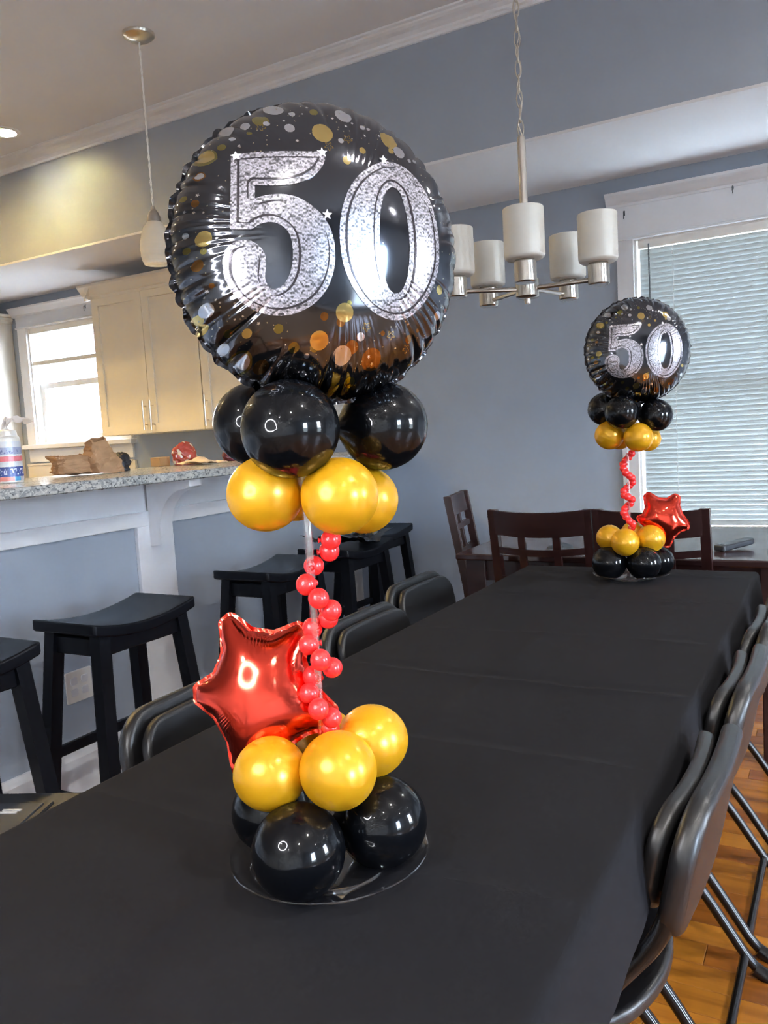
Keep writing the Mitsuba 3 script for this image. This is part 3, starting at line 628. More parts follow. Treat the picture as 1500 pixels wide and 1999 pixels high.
dining_chair(-.585, 3.005, math.pi / 2, 'dark wood dining chair behind the far balloon column')
dining_chair(-1.585, 3.70, .20, 'dark wood dining chair turned aside at the left end of the dining table')
t = thing('remote_control', 'black remote control lying on the glossy dining table', 'remote'); M = mat4(-.352, 3.300, DZ + .0005, .93)
m = plate(rrect(.165, .052, .012, 6), .022, .006); m.vertices[:, 2] += .012 + .06 * np.maximum(0, m.vertices[:, 0] / .165) ** 2
obj('case', tf(m, M), 'm_dark_plastic', t, 40)
for i in range(7):
    for j in range(3): obj('button', tf(bx(-.066 + i * .0185, -.056 + i * .0185, -.016 + j * .013, -.008 + j * .013, .0225, .0255, .001), M), 'm_grey_plastic', t)
bp = tf(crumple(blob(.05, .095, .026, .006, 16, 41), .002, 60, 3), mat4(-.975, 3.12, DZ))
single('padded_pouch', bp, 'm_chair_plastic', 'black padded pouch on the dining table seen between the slats of the left chair', 'pouch', smooth=True)
t = thing('napkin_holder', 'thin wire holder at the right edge of the photo on the dining table', 'wire holder')
for k in (0, 1): obj('wire', tube(bend([(-.196 + .012 * k, 3.16 + .04 * k, DZ), (-.196 + .012 * k, 3.16 + .04 * k, DZ + .075), (-.175 + .012 * k, 3.19 + .04 * k, DZ + .085), (-.160 + .012 * k, 3.21 + .04 * k, DZ + .06)], .01), .0018, 6), 'm_steel', t, True)
obj('base', bx(-.205, -.145, 3.14, 3.28, DZ, DZ + .006, .002), 'm_black_metal', t)

# black case on the floor at the lower left
t = thing('equipment_case', 'black case with a silver curved logo standing on the floor at the lower left', 'case')
M = mat4(-1.53, .950, 0, .42)
obj('body', tf(bx(-.17, .17, -.15, .15, 0, .485, .010), M), 'm_dark_plastic', t)
obj('lid', tf(cat(bx(-.175, .175, -.155, .155, .480, .515, .008), bx(-.12, .12, -.10, .10, .512, .520, .003)), M), 'm_chair_plastic', t)
obj('top_panel', tf(bx(-.105, .105, -.085, .085, .518, .523, .002), M), 'm_case_top', t, label='grey panel set in the lid')
q = np.linspace(-.6, 2.6, 26)
lg = [tube(np.stack([.03 * np.cos(q) + .02, .035 * np.sin(q) - .02, 0 * q + .5235], 1), .004, 6), tube([(.05, -.02, .5235), (.015, -.055, .5235)], .004, 6), tube([(.035, .0, .5235), (.055, -.06, .5235)], .004, 6), bx(.03, .07, .035, .041, .522, .525), bx(.034, .074, .046, .052, .522, .525)]
obj('logo', tf(cat(*lg), M), 'm_silver_print', t, label='silver curved logo')

# ---------------------------------------------------------------- chandelier
t = thing('chandelier', 'brushed nickel chandelier with five frosted glass cylinder shades on a chain', 'chandelier')
hx, hy, hz = -.845, 2.479, 1.662
obj('hub', tf(lathe([(0, -.034), (.008, -.034), (.010, -.030), (.010, -.018), (.030, -.016), (.036, -.010), (.036, .040), (.030, .045), (.012, .046), (0, .046)], 36), mat4(hx, hy, hz)), 'm_steel', t, 40)
obj('stem', tf(lathe([(.0125, .04), (.0125, .46), (.010, .468), (0, .468)], 24), mat4(hx, hy, hz)), 'm_steel', t, 40)
R_ = .222
for i in range(5):
    q = math.radians(-72.0 + 72 * i); ex, ey = hx + R_ * math.cos(q), hy + R_ * math.sin(q)
    a_ = obj('arm', tube([(hx + .03 * math.cos(q), hy + .03 * math.sin(q), hz + .012), (ex - .02 * math.cos(q), ey - .02 * math.sin(q), hz + .012)], .007, 10), 'm_steel', t, True)
    obj('socket', tf(lathe([(0, -.018), (.028, -.018), (.0315, -.014), (.0315, .040), (.028, .044), (0, .044)], 32), mat4(ex, ey, hz + .012)), 'm_steel', a_, 40)
    obj('shade', tf(lathe([(.0275, .046), (.048, .046), (.0545, .050), (.0575, .058), (.0575, .186), (.0560, .188), (.0545, .186), (.0545, .060), (.046, .050), (.0275, .049)], 48), mat4(ex, ey, hz + .012)), 'm_frost', a_, 40, label='frosted glass cylinder shade')
zl = hz + .468; i = 0; Lk = .052
while zl < ZC - .03:
    q = np.linspace(0, 2 * np.pi, 25)[:-1]; lo = np.stack([.0085 * np.cos(q), 0 * q, .5 * Lk * np.sin(q)], 1)
    obj('chain_link', tf(tube(lo, .0021, 6, closed=True), mat4(hx, hy, zl + .5 * Lk - .003, (i % 2) * math.pi / 2 + .5)), 'm_steel', t, True); zl += Lk - .0085; i += 1
obj('canopy', tf(lathe([(0, -.03), (.015, -.03), (.05, -.02), (.062, -.004), (.062, 0), (0, 0)], 32), mat4(hx, hy, ZC)), 'm_steel', t, 40)
zz = np.linspace(hz + .468, ZC - .02, 60); obj('wire', tube(np.stack([hx + .006 * np.sin(zz * 60), hy + .006 * np.cos(zz * 60), zz], 1), .0016, 5), 'm_cabinet', t, True)

# ---------------------------------------------------------------- balloons
ss = np.linspace(0, 1, 1201); tt = 1 - ss ** 2; ig = tt ** 2 / np.sqrt(np.maximum(1 - tt ** 4, 1e-12)) * 2 * ss; ig[0] = ig[1]
zt = np.concatenate([[0], np.cumsum((ig[1:] + ig[:-1]) / 2 * np.diff(ss))])
def bulge(r): return np.interp(np.sqrt(np.maximum(1 - r, 0)), ss, zt)          # the inflated disc's half thickness
DOTS = {'s': [(-0.308,0.855,0.058),(-0.382,0.728,0.02),(-0.214,0.801,0.02),(-0.253,0.683,0.031),(0.122,0.807,0.055),(0.234,0.725,0.019),(0.275,0.72,0.012),(0.057,0.604,0.018),(0.472,0.58,0.043),(0.547,0.535,0.015),(0.598,0.545,0.015),(-0.615,0.741,0.052),(-0.504,0.733,0.028),(-0.595,0.643,0.018),(-0.809,0.423,0.025),(-0.923,0.062,0.018),(-0.826,-0.401,0.043),(-0.726,-0.639,0.034),(0.111,-0.61,0.027),(-0.006,-0.721,0.061),(-0.237,-0.717,0.017),(-0.245,-0.827,0.019),(0.728,-0.458,0.031),(-0.627,-0.73,0.055)],
'g': [(-0.054,0.652,0.066),(0.193,0.549,0.022),(0.416,0.656,0.061),(0.407,0.577,0.021),(-0.759,0.558,0.051),(-0.826,0.016,0.048),(-0.873,-0.45,0.034),(-0.846,-0.503,0.03),(-0.6,-0.562,0.029),(-0.163,-0.627,0.059),(-0.001,-0.462,0.058),(0.075,0.474,0.028),(0.721,-0.296,0.031),(0.395,0.684,0.038)],
'o': [(-0.409,0.76,0.048),(-0.072,0.818,0.027),(-0.495,0.666,0.015),(-0.66,0.591,0.024),(-0.906,0.299,0.02),(-0.919,-0.035,0.022),(-0.831,-0.057,0.019),(-0.705,-0.552,0.025),(-0.416,-0.548,0.029),(-0.191,-0.668,0.029),(0.031,-0.405,0.016),(-0.32,-0.664,0.034),(0.082,-0.887,0.034),(-0.627,-0.73,0.071),(-0.76,0.549,0.065),(-0.326,-0.678,0.018)],
'b': [(-0.851,0.245,0.023),(-0.869,-0.135,0.035),(-0.504,-0.765,0.044),(-0.026,-0.521,0.028),(-0.133,-0.484,0.026),(0.056,-0.672,0.043),(0.268,-0.589,0.016),(0.205,-0.75,0.072),(0.481,-0.621,0.028),(-0.809,0.42,0.033),(-0.796,-0.264,0.016),(0.548,-0.564,0.013)],
'w': [(-0.566,0.578,0.011),(-0.223,0.591,0.01),(0.038,0.773,0.01),(0.114,0.718,0.01),(0.166,0.747,0.009),(0.069,0.941,0.007),(-0.1,0.874,0.01),(0.231,0.659,0.01),(0.341,0.678,0.009),(-0.713,0.313,0.009),(-0.832,0.294,0.011),(-0.917,0.216,0.01),(-0.87,0.193,0.01),(-0.827,-0.294,0.012),(-0.671,-0.382,0.008),(-0.625,-0.46,0.008),(-0.535,-0.51,0.01),(-0.67,-0.474,0.007),(-0.839,-0.327,0.007),(-0.775,-0.348,0.008),(-0.752,-0.368,0.008),(-0.816,0.178,0.007),(-0.276,0.741,0.008),(-0.151,0.796,0.006),(0.378,-0.679,0.008),(0.182,-0.733,0.011),(0.213,-0.775,0.011),(0.46,-0.529,0.007),(-0.372,-0.645,0.005),(-0.447,-0.81,0.008),(0.754,0.485,0.007),(0.275,-0.035,0.005)]}
STARS = [(-.03, .56), (.105, .62), (-.42, .70), (.15, -.55), (.33, -.60), (-.18, -.76), (.47, -.68)]
DCOL = {'s': (.80, .84, .90), 'g': (.80, .62, .24), 'o': (.34, .30, .10), 'b': (.36, .18, .06), 'w': (.95, .95, .97)}
def foil_print(p, n, uv):
    u, v = uv.x, uv.y; c = mi.Color3f(.115, .12, .135)
    for k in 'obgs':
        m = mi.Bool(False)
        for a, b, r in DOTS[k]: m = m | (dr.square(u - a) + dr.square(v - b) < r * r)
        c = dr.select(m, mi.Color3f(DCOL[k]), c)
    m = mi.Bool(False)
    for a, b, r in DOTS['w']:
        x, y = u - a, v - b; th = dr.atan2(y, x)
        m = m | (dr.sqrt(x * x + y * y) < r * (.78 + .30 * dr.cos(5 * th + 1.5)))
    c = dr.select(m, mi.Color3f(DCOL['w']), c)
    m = mi.Bool(False)
    for a, b in STARS:
        x, y = u - a, v - b; th = dr.atan2(y, x); e = .026 * (.78 + .30 * dr.cos(5 * th + 1.5))
        m = m | (dr.abs(dr.sqrt(x * x + y * y) - e) < .0035)
    c = dr.select(m, mi.Color3f(.42, .30, .10), c)
    # fine printed specks between the dots
    sx = u * 26; sy = v * 26; cx, cy_ = dr.floor(sx), dr.floor(sy)
    q = mikit.cell_rand(cx, cy_, 5); dx = sx - cx - .2 - .6 * mikit.cell_rand(cx, cy_, 6); dy = sy - cy_ - .2 - .6 * mikit.cell_rand(cx, cy_, 7)
    return dr.select((q > .80) & (dx * dx + dy * dy < .012) & (u * u + v * v > .40), mi.Color3f(.62, .58, .45), c)
scene['m_foil_print'] = pr(mikit.proc(foil_print), .085, .5, metallic=1.0)
def glitter(p, n, uv):
    a = mikit.cell_rand(dr.floor(p.x * 620), dr.floor(p.y * 620), dr.floor(p.z * 620)); b_ = mikit.noise(p.x * 520, p.y * 520, p.z * 520)
    return mi.Color3f(.66, .635, .70) * (.42 + .62 * a) * (.22 + .98 * mikit.smoothstep(.18, .62, b_))
scene['m_glitter'] = pr(mikit.proc(glitter), .26, .6, metallic=.8)
scene['m_glitter_line'] = pr((.035, .03, .035), .2, .5, metallic=.5)
scene['m_sparkle'] = pr((.95, .95, .98), .3, .6)
FIVE = [(-0.614,0.507),(-0.115,0.507),(-0.067,0.516),(-0.078,0.454),(-0.129,0.386),(-0.199,0.339),(-0.291,0.312),(-0.404,0.306),(-0.517,0.313),(-0.527,0.211),(-0.46,0.234),(-0.361,0.242),(-0.262,0.223),(-0.176,0.168),(-0.102,0.094),(-0.062,-0.006),(-0.056,-0.119),(-0.075,-0.22),(-0.12,-0.32),(-0.195,-0.4),(-0.287,-0.447),(-0.376,-0.466),(-0.469,-0.458),(-0.547,-0.428),(-0.618,-0.381),(-0.676,-0.315),(-0.714,-0.233),(-0.722,-0.16),(-0.712,-0.088),(-0.674,-0.043),(-0.613,-0.023),(-0.56,-0.033),(-0.509,-0.072),(-0.485,-0.129),(-0.491,-0.189),(-0.503,-0.25),(-0.472,-0.324),(-0.41,-0.321),(-0.358,-0.28),(-0.323,-0.207),(-0.308,-0.12),(-0.309,-0.033),(-0.328,0.029),(-0.375,0.072),(-0.436,0.092),(-0.498,0.081),(-0.555,0.047),(-0.665,0.055),(-0.654,0.168)]
ZERO = [(0.345,0.489),(0.217,0.433),(0.108,0.345),(0.035,0.225),(-0.006,0.084),(-0.012,-0.068),(0.007,-0.194),(0.057,-0.308),(0.132,-0.408),(0.227,-0.477),(0.343,-0.507),(0.455,-0.485),(0.554,-0.409),(0.639,-0.299),(0.694,-0.161),(0.702,-0.027),(0.694,0.136),(0.651,0.283),(0.573,0.397),(0.469,0.472)]
HOLE = [(0.366,0.334),(0.309,0.293),(0.266,0.198),(0.246,0.067),(0.242,-0.062),(0.252,-0.19),(0.278,-0.292),(0.322,-0.348),(0.376,-0.35),(0.423,-0.3),(0.453,-0.195),(0.469,-0.064),(0.466,0.08),(0.451,0.199),(0.424,0.304)]
def chaikin(P, n=2, keep=()):
    P = [np.array(q) for q in P]; K = [i in keep for i in range(len(P))]
    for _ in range(n):
        Q, KK = [], []
        for i in range(len(P)):
            a, b, c = P[i - 1], P[i], P[(i + 1) % len(P)]
            if K[i]: Q.append(b); KK.append(True)
            else: Q += [b * .75 + a * .25, b * .75 + c * .25]; KK += [False, False]
        P, K = Q, KK
    return np.array(P)
five = Polygon(chaikin(FIVE, 3, (0, 1, 8, 9, 46, 47))).buffer(.012).buffer(-.004)
zero = Polygon(chaikin(ZERO, 3), [chaikin(HOLE, 3)]).buffer(.006)
def inner_lines(poly):
    q = poly.buffer(-.036)
    a = q.difference(affinity.translate(q, .013, -.004)); b = q.difference(affinity.translate(q, -.006, .011))
    g = a.union(b).buffer(-.0012).buffer(.0012)
    return [x for x in (g.geoms if hasattr(g, 'geoms') else [g]) if x.area > 6e-4]
def foil_surface(seed):
    r = np.random.default_rng(seed); n = 41
    ang = np.sort((np.arange(n) + r.uniform(-.36, .36, n)) * 2 * np.pi / n) % (2 * np.pi); ang = np.sort(ang)
    deep = r.random(n) < .16; depth = r.uniform(.5, 1.15, n); ph = r.uniform(0, 7, 12)
    A_ = np.concatenate([[ang[-1] - 2 * np.pi], ang, [ang[0] + 2 * np.pi]]); D_ = np.concatenate([depth[-1:], depth, depth[:1]]); P_ = np.concatenate([deep[-1:], deep, deep[:1]])
    def S(u, v, side=1):
        u, v = np.asarray(u, float), np.asarray(v, float); rr = np.minimum(np.hypot(u, v), 1.0); th = np.arctan2(v, u) % (2 * np.pi)
        i = np.clip(np.searchsorted(A_, th) - 1, 0, len(A_) - 2); f = (th - A_[i]) / (A_[i + 1] - A_[i])
        lobe = np.sqrt(np.abs(np.sin(np.pi * np.clip(f, 0, 1)))); near = np.where(f < .5, i, i + 1); d = D_[near]; dp = P_[near]
        st = np.where(dp, .52, .84); w = np.clip((rr - st) / (1 - st), 0, 1); w = w ** 1.6
        fall = np.clip((1 - rr) / .07, 0, 1) ** .8
        z = bulge(rr)
        z = z - .052 * d * (1 - lobe) * w * fall
        # fine radial creases that come and go around the disc
        k = np.clip(.15 + np.sin(2 * th + ph[0]) * np.sin(5 * th + ph[1]), 0, 1); wf = np.clip((rr - .48) / .25, 0, 1) * fall
        z = z + .0034 * k * wf * (np.sin(96 * th + 2 * np.sin(9 * th + ph[2])) + .5 * np.sin(151 * th + ph[3]))
        z = z + .004 * np.sin(4 * u + ph[4]) * np.sin(5 * v + ph[5]) * (1 - rr)
        s = 1 - .020 * (1 - lobe) * np.clip((rr - .7) / .3, 0, 1)
        return u * s, v * s, side * np.maximum(z, 0)
    return S
def foil_mesh(S, side, nr=70, nt=560):
    r = 1 - (1 - np.linspace(0, 1, nr)) ** 1.35; th = np.arange(nt) * 2 * np.pi / nt
    u = (r[1:, None] * np.cos(th)).ravel(); v = (r[1:, None] * np.sin(th)).ravel(); u = np.r_[0, u]; v = np.r_[0, v]
    X, Y, Z = S(u, v, side); F = [(0, 1 + j, 1 + (j + 1) % nt) for j in range(nt)]
    i, j = np.meshgrid(np.arange(nr - 2), np.arange(nt), indexing='ij'); l = (j + 1) % nt; a = 1 + i * nt + j; b = 1 + i * nt + l
    F = np.vstack([F, np.stack([a, a + nt, b + nt], -1).reshape(-1, 3), np.stack([a, b + nt, b], -1).reshape(-1, 3)])
    if side < 0: F = F[:, ::-1]
    return np.stack([X, Y, Z], 1), F, np.stack([u, v], 1)
def foil_balloon(c, u, v, n, R, seed, label, dv=0.0, pucker=1.0):
    t = thing('foil_balloon', label, 'foil balloon'); S = foil_surface(seed); B = np.array([u, v, n], float)
    W = lambda X, Y, Z: c + R * (np.stack([X, Y, Z], -1) @ B)
    V1, F1, UV1 = foil_mesh(S, 1); V2, F2, UV2 = foil_mesh(S, -1)
    V = np.vstack([V1, V2]); F = np.vstack([F1, F2 + len(V1)]); UV = np.vstack([UV1, UV2])
    obj('envelope', trimesh.Trimesh(W(*V.T), F, process=False), 'm_foil_print', t, True, uv=UV + [0, dv])
    th = np.arange(560) * 2 * np.pi / 560; X0, Y0, _ = S(np.cos(th), np.sin(th)); w = .026 + .006 * np.sin(th * 23) + .004 * np.sin(th * 57)
    zz_ = .010 * np.sin(th * 41 + 1) + .006 * np.sin(th * 77)
    P = [(X0 * .985, Y0 * .985, .004 + 0 * th), (X0 * (1 + w), Y0 * (1 + w), zz_ + .003), (X0 * (1 + w), Y0 * (1 + w), zz_ - .003), (X0 * .985, Y0 * .985, -.004 + 0 * th)]
    Vs = np.vstack([W(*q) for q in P]); j = np.arange(560); l = (j + 1) % 560
    Fs = np.vstack([np.vstack([np.stack([a * 560 + j, ((a + 1) % 4) * 560 + j, ((a + 1) % 4) * 560 + l], 1), np.stack([a * 560 + j, ((a + 1) % 4) * 560 + l, a * 560 + l], 1)]) for a in range(4)])
    obj('seam_rim', trimesh.Trimesh(Vs, Fs, process=False), 'm_foil_black', t, 60)
    tl = sbox(-.05, -1.16, .05, -.97); m = man(m3.Manifold.extrude(xsec(tl), .012).translate((0, 0, -.006)).refine_to_length(.03)); obj('tail', trimesh.Trimesh(W(*m.vertices.T), m.faces, process=False), 'm_foil_black', t)
    def decal(name, poly, mat, off, par, label=None, ref=.022):
        m = man(m3.Manifold.extrude(xsec(poly), .004).refine_to_length(ref)); q = m.vertices
        e = 1e-3; X, Y, Z = S(q[:, 0], q[:, 1] + dv * -1)
        Xa, Ya, Za = S(q[:, 0] + e, q[:, 1] - dv); Xb, Yb, Zb = S(q[:, 0], q[:, 1] - dv + e)
        N_ = np.cross(np.stack([Xa - X, Ya - Y, Za - Z], 1), np.stack([Xb - X, Yb - Y, Zb - Z], 1)); N_ /= np.linalg.norm(N_, axis=1, keepdims=True)
        Q = np.stack([X, Y, Z], 1) + N_ * (off + q[:, 2:3])
        return obj(name, trimesh.Trimesh(W(*Q.T), m.faces, process=False), mat, par, 50, label=label)
    for nm, pl in (('digit_five', five), ('digit_zero', zero)):
        k = decal(nm, pl, 'm_glitter', .0035, t, 'silver glitter digit ' + nm[6:])
        for g in inner_lines(pl): decal('inner_line', g, 'm_glitter_line', .0085, k)
    for a, b in ((-.590, .500), (-.082, .508), (-.088, .125), (.328, .492)):
        q = np.arange(10) * np.pi / 5 + .3; st = Polygon(np.stack([a + np.where(np.arange(10) % 2, .014, .033) * np.cos(q), b + np.where(np.arange(10) % 2, .014, .033) * np.sin(q)], 1))
        decal('sparkle', st, 'm_sparkle', .010, t, 'small white sparkle')
foil_balloon(np.array([-.497, .765, 1.450]), (.663, .749, 0), (0, 0, 1), (.749, -.663, 0), .1575, 4, 'large round black foil balloon reading 50 on top of the near balloon column')
foil_balloon(np.array([-.538, 2.574, 1.460]), (.889, .458, 0), (0, 0, 1), (.458, -.889, 0), .1575, 11, 'round black foil balloon reading 50 on top of the far balloon column', dv=.06)

def latex(c, r, axis, mat, kind, label, group):
    """a tied latex balloon: round, drawn out a little to the knot that sits on the column's axis"""
    c, axis = np.array(c, float), np.array(axis, float); d = axis - c; L = np.linalg.norm(d); d = d / L
    q = np.linspace(0, np.pi, 33); x = np.cos(q); pr_ = np.sin(q) * (1 + .03 * x)
    x = x * r * 1.01; x[:6] += r * np.array([.16, .135, .085, .045, .018, .006]); pr_ = pr_ * r
    kx = min(r * 1.42, max(r * 1.22, L))
    P = [(0, kx), (.006, kx), (.0045, kx - .004), (.0030, kx - .008)] + [(max(a, .0028) if i < 3 else a, b) for i, (a, b) in enumerate(zip(pr_, x))]
    P = [(a, b) for a, b in P]; P[-1] = (0, P[-1][1])
    m = lathe(P[::-1], 56)
    z = d; a = np.array([0, 0, 1.0]) if abs(z[2]) < .9 else np.array([1.0, 0, 0]); xx = np.cross(a, z); xx /= np.linalg.norm(xx)
    M = np.eye(4); M[:3, :3] = np.stack([xx, np.cross(z, xx), z], 1); M[:3, 3] = c
    return single('latex_balloon', tf(m, M), mat, label, 'balloon', group, smooth=True)
K, G = 'm_latex_black', 'm_latex_gold'
def cluster(items, ax, where, gname):
    for c, r, mat, lb in items:
        latex(c, r, (ax[0], ax[1], c[2]), mat, None, lb, gname)
AX1, AX2 = (-.524, .755), (-.574, 2.567)
cluster([((-.5003, .6965, 1.2654), .0517, K, 'front black balloon just under the large foil balloon'), ((-.4615, .8276, 1.2638), .0510, K, 'right black balloon just under the large foil balloon'),
         ((-.5970, .7615, 1.2745), .0484, K, 'left black balloon just under the large foil balloon, half hidden by the front one')], AX1, 0, 'upper black balloons of the near column')
cluster([((-.5464, .7058, 1.1972), .0412, G, 'left gold balloon of the upper gold ring on the near column'), ((-.4662, .7317, 1.1913), .0415, G, 'front right gold balloon of the upper gold ring on the near column'),
         ((-.4927, .8269, 1.1783), .0401, G, 'gold balloon peeking out at the right behind the upper gold ring of the near column'), ((-.5752, .8037, 1.1935), .0378, G, 'gold balloon almost hidden behind the two front ones of the upper gold ring')], AX1, 0, 'upper gold balloons of the near column')
cluster([((-.5628, .6992, .8812), .0410, G, 'left gold balloon of the lower gold ring on the near column'), ((-.4838, .7202, .8888), .0428, G, 'front gold balloon of the lower gold ring on the near column'),
         ((-.4873, .8020, .8926), .0424, G, 'right gold balloon of the lower gold ring on the near column, set back'), ((-.5620, .8150, .8780), .0378, G, 'gold balloon behind the pole of the near column, mostly hidden')], AX1, 0, 'lower gold balloons of the near column')
cluster([((-.5158, .6789, .8091), .0511, K, 'front black balloon on the clear base plate of the near column'), ((-.4693, .7827, .8050), .0521, K, 'right black balloon on the clear base plate of the near column'),
         ((-.6084, .7524, .8050), .0475, K, 'left black balloon on the clear base plate of the near column, mostly hidden')], AX1, 0, 'lower black balloons of the near column')
cluster([((-.5762, 2.5148, 1.2771), .0511, K, 'middle black balloon under the far foil balloon'), ((-.4895, 2.5840, 1.2619), .0499, K, 'right black balloon under the far foil balloon'), ((-.6471, 2.5904, 1.2909), .0516, K, 'left black balloon under the far foil balloon')], AX2, 0, 'upper black balloons of the far column')
cluster([((-.6250, 2.5546, 1.2089), .0445, G, 'left gold balloon of the upper gold ring on the far column'), ((-.5327, 2.5346, 1.1986), .0434, G, 'front gold balloon of the upper gold ring on the far column'), ((-.5210, 2.6187, 1.1905), .0383, G, 'gold balloon at the right behind the upper gold ring of the far column'),
         ((-.6098, 2.6197, 1.2032), .0420, G, 'gold balloon hidden behind the upper gold ring of the far column')], AX2, 0, 'upper gold balloons of the far column')
cluster([((-.6347, 2.5523, .8881), .0403, G, 'left gold balloon of the lower gold ring on the far column'), ((-.5785, 2.5194, .8790), .0426, G, 'front gold balloon of the lower gold ring on the far column'), ((-.5138, 2.5793, .8824), .0429, G, 'right gold balloon of the lower gold ring on the far column'),
         ((-.5776, 2.6270, .8927), .0375, G, 'gold balloon hidden behind the front one of the lower gold ring on the far column')], AX2, 0, 'lower gold balloons of the far column')
cluster([((-.6324, 2.5322, .8120), .0529, K, 'left black balloon on the clear base plate of the far column'), ((-.5292, 2.5456, .8110), .0521, K, 'front right black balloon on the clear base plate of the far column'), ((-.4998, 2.6330, .8050), .0453, K, 'black balloon at the back right on the clear base plate of the far column')], AX2, 0, 'lower black balloons of the far column')
ORD = 'first second third fourth fifth sixth seventh eighth ninth tenth eleventh twelfth thirteenth fourteenth fifteenth sixteenth seventeenth eighteenth nineteenth twentieth twenty-first twenty-second twenty-third'.split()
SP1 = [(-0.505,0.7673,1.1388),(-0.5127,0.7742,1.1246),(-0.5271,0.7621,1.109),(-0.5274,0.7448,1.0903),(-0.5084,0.7398,1.0764),(-0.5034,0.7564,1.0596),(-0.5157,0.7674,1.0468),(-0.5331,0.7591,1.0362),(-0.5311,0.747,1.0201),(-0.5103,0.7384,1.0063),(-0.5083,0.758,0.9921),(-0.5363,0.7581,0.9791),(-0.5338,0.7452,0.9632),(-0.5153,0.735,0.95),(-0.5108,0.7538,0.9339),(-0.5213,0.7636,0.9163)]
SP2 = [(-0.5623,2.5692,1.1488),(-0.5735,2.579,1.1379),(-0.5834,2.5788,1.1284),(-0.5899,2.5712,1.1162),(-0.5867,2.5596,1.103),(-0.5784,2.5513,1.0915),(-0.5685,2.5535,1.0822),(-0.5622,2.5631,1.0735),(-0.5633,2.5751,1.0597),(-0.5736,2.581,1.0495),(-0.5827,2.5769,1.0411),(-0.5891,2.5652,1.0323),(-0.5858,2.5537,1.0214),(-0.5738,2.5513,1.0165),(-0.5632,2.5588,1.0078),(-0.5707,2.5735,0.9944),(-0.5817,2.5782,0.9851),(-0.5892,2.5713,0.9758),(-0.5897,2.5589,0.9652),(-0.5815,2.5516,0.9541),(-0.572,2.5548,0.9408),(-0.5638,2.5648,0.9306),(-0.5695,2.5758,0.9182)]
for SP, r, wh, AX in ((SP1, .0117, 'near', AX1), (SP2, .0112, 'far', AX2)):
    for i, c in enumerate(SP):
        c = np.array(c); h = 1.06 if i % 2 else 1.0
        m = trimesh.creation.icosphere(3, r); m.vertices[:, 2] *= h
        kn = trimesh.creation.cone(radius=.0035, height=.006, sections=10); d = np.array([AX[0], AX[1], c[2]]) - c; d /= np.linalg.norm(d)
        kn.apply_transform(trimesh.geometry.align_vectors([0, 0, 1], -d)); kn.apply_translation(d * (r + .003))
        m = cat(m, kn); m.apply_translation(c)
        single('mini_balloon', m, 'm_latex_red', f'{ORD[i]} small red balloon from the top of the string twisted around the {wh} pole', 'balloon', f'red balloons twisted around the {wh} pole', smooth=True)
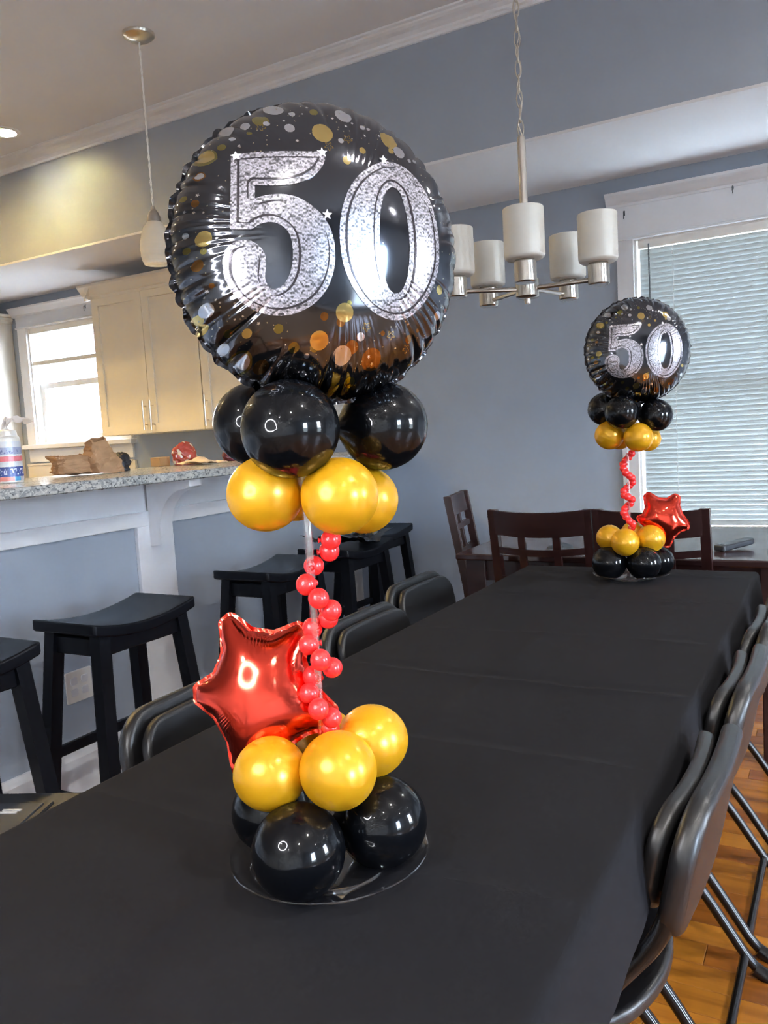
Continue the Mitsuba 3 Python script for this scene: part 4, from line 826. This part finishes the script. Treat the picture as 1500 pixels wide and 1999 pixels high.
def star_balloon(c, n, tips, label, seed, tilt=0.0, depth=.50):
    """tips: five outer and five inner points, in metres in the star's plane"""
    t = thing('star_balloon', label, 'foil balloon'); P = np.array(tips); P = P[np.argsort(np.arctan2(P[:, 1] - P[:, 1].mean(), P[:, 0] - P[:, 0].mean()))]
    pl = Polygon(chaikin(P, 1)).buffer(-.006).buffer(.009, quad_segs=10).buffer(-.003)
    h = .0028; x0, y0, x1, y1 = pl.bounds; nx, ny = int((x1 - x0) / h) + 3, int((y1 - y0) / h) + 3
    import shapely
    gx, gy = np.meshgrid(x0 - h + h * np.arange(nx), y0 - h + h * np.arange(ny)); ins = shapely.contains_xy(pl, gx.ravel(), gy.ravel()).reshape(gx.shape)
    f = np.zeros(gx.shape)
    for _ in range(900):                                   # membrane: laplace f = -1 inside
        f = np.where(ins, .25 * (np.roll(f, 1, 0) + np.roll(f, -1, 0) + np.roll(f, 1, 1) + np.roll(f, -1, 1)) + h * h * .25, 0)
    f = np.sqrt(f) * 1.22
    from scipy.ndimage import map_coordinates
    H_ = lambda x, y: map_coordinates(f, [(y - y0 + h) / h, (x - x0 + h) / h], order=1, mode='nearest')
    nrm = np.array(n, float); nrm[2] = tilt; nrm /= np.linalg.norm(nrm); u = np.cross([0, 0, 1], nrm); u /= np.linalg.norm(u); v = np.cross(nrm, u); B = np.array([u, v, nrm])
    q2 = man(m3.Manifold.extrude(xsec(pl), 1.0).refine_to_length(1.0)) if False else None
    # concentric rings from the outline to the centre
    bd = np.array([pl.exterior.interpolate(s, normalized=True).coords[0] for s in np.linspace(0, 1, 361)[:-1]]); ce = np.array(pl.centroid.coords[0])
    ks = np.r_[1 - np.linspace(0, 1, 40)[:-1] ** 1.6]; rg = [ce + (bd - ce) * k for k in ks]; Q = np.vstack(rg + [ce[None]])
    ang = np.arctan2(Q[:, 1] - ce[1], Q[:, 0] - ce[0]); kk = np.r_[np.repeat(ks, 360), 0]
    inn = np.array([math.atan2(p_[1] - ce[1], p_[0] - ce[0]) for p_ in P if np.linalg.norm(p_ - ce) < .85 * np.median(np.linalg.norm(P - ce, axis=1)) + .0])
    wr = 0
    for a_ in inn:
        da = (ang - a_ + np.pi) % (2 * np.pi) - np.pi; wr = wr + np.exp(-(da / .22) ** 2) * np.sin(da * 95 + seed)
    z = H_(Q[:, 0], Q[:, 1]); z = z + .0003 * wr * np.clip((kk - .62) / .25, 0, 1) * np.clip((1 - kk) / .08, 0, 1)
    z[:360] = 0
    F = []
    nr = len(ks)
    for i in range(nr - 1):
        j = np.arange(360); l = (j + 1) % 360; F += [np.stack([i * 360 + j, i * 360 + l, (i + 1) * 360 + l], 1), np.stack([i * 360 + j, (i + 1) * 360 + l, (i + 1) * 360 + j], 1)]
    j = np.arange(360); F.append(np.stack([(nr - 1) * 360 + j, (nr - 1) * 360 + (j + 1) % 360, np.full(360, nr * 360)], 1)); F = np.vstack(F)
    k = len(Q); V = np.vstack([np.c_[Q, z], np.c_[Q, -z]]); F = np.vstack([F, F[:, ::-1] + k])
    obj('envelope', trimesh.Trimesh(np.array(c) + V @ B, F, process=False), 'm_foil_red', t, True)
    o = pl.buffer(.0042).difference(pl.buffer(-.003)); m = man(m3.Manifold.extrude(xsec(o), .0008).translate((0, 0, -.0004)).refine_to_length(.004)); q = m.vertices
    q[:, 2] += .0013 * np.sin(300 * q[:, 0] + 220 * q[:, 1]); obj('seam_rim', trimesh.Trimesh(np.array(c) + q @ B, m.faces, process=False), 'm_foil_red', t, 60)
star_balloon((-.600, .743, .9624), (.42, -.88, 0), [(-.050, .099), (.061, .0795), (.101, -.040), (-.029, -.116), (-.0915, -.002), (.001, .059), (-.0440, .026), (-.0440, -.040), (.035, -.056), (.046, .016)], 'red metallic star balloon leaning left of the near column pole', 1, tilt=.26)
star_balloon((-.485, 2.618, .9422), (.28, -.96, 0), [(-.0524, .090), (.0529, .0785), (.0861, -.0322), (.0096, -.1035), (-.0856, .0019), (.003, .052), (-.046, .016), (-.013, -.046), (.040, -.044), (.049, .022)], 'red metallic star balloon at the right of the far column pole', 2, tilt=.12)
def base_and_pole(ax, wh):
    t = thing('balloon_base', f'clear plastic plate with a thin pole carrying the {wh} balloon column', 'balloon stand'); x, y = ax
    z = TZ + .0045
    obj('plate', tf(lathe([(0, .0015), (.066, .0015), (.0675, .0042), (.0695, .0045), (.0715, .0020), (.0765, .0030), (.080, .0080), (.095, .0118), (.108, .0135), (.1145, .0150), (.1160, .0168), (.1152, .0182), (.1138, .0172)], 96), mat4(x, y, z)), 'm_acrylic', t, 40)
    zt_ = 1.26
    obj('pole', tf(lathe([(.0048, .0026), (.0048, zt_ - z), (.0034, zt_ - z), (.0034, .0026), (.0048, .0026)], 20), mat4(x, y, z)), 'm_acrylic', t, 40)
base_and_pole((AX1[0], AX1[1] - .004), 'near'); base_and_pole(AX2, 'far')
# spare foil balloon lying on the fourth stool
t = thing('foil_wrapping', 'crumpled black foil with gold dots lying on the fourth stool', 'foil')
g = np.linspace(-1, 1, 60); gu, gv = np.meshgrid(g, g); V = np.stack([gu * .15, gv * .17, .020 + 0 * gu], -1).reshape(-1, 3)
i_ = np.arange(3600).reshape(60, 60); F = np.concatenate([np.stack([i_[:-1, :-1], i_[:-1, 1:], i_[1:, 1:]], -1).reshape(-1, 3), np.stack([i_[:-1, :-1], i_[1:, 1:], i_[1:, :-1]], -1).reshape(-1, 3)])
m = crumple(trimesh.Trimesh(V, F, process=False), .026, 20, 77); m.vertices[:, 2] += .03 * (np.abs(m.vertices[:, 1]) / .17) ** 2; m.vertices[:, 2] -= m.vertices[:, 2].min()
obj('sheet', tf(solid(m, .0008), mat4(-2.02, 3.22, .757)), 'm_foil_print', t, True, uv=np.vstack([V[:, :2] * 5.5] * 2))
e = blob(.05, .09, .065, .012, 18, 51); obj('puffed_end', tf(e, mat4(-2.04, 3.42, .775)), 'm_foil_black', t, True)
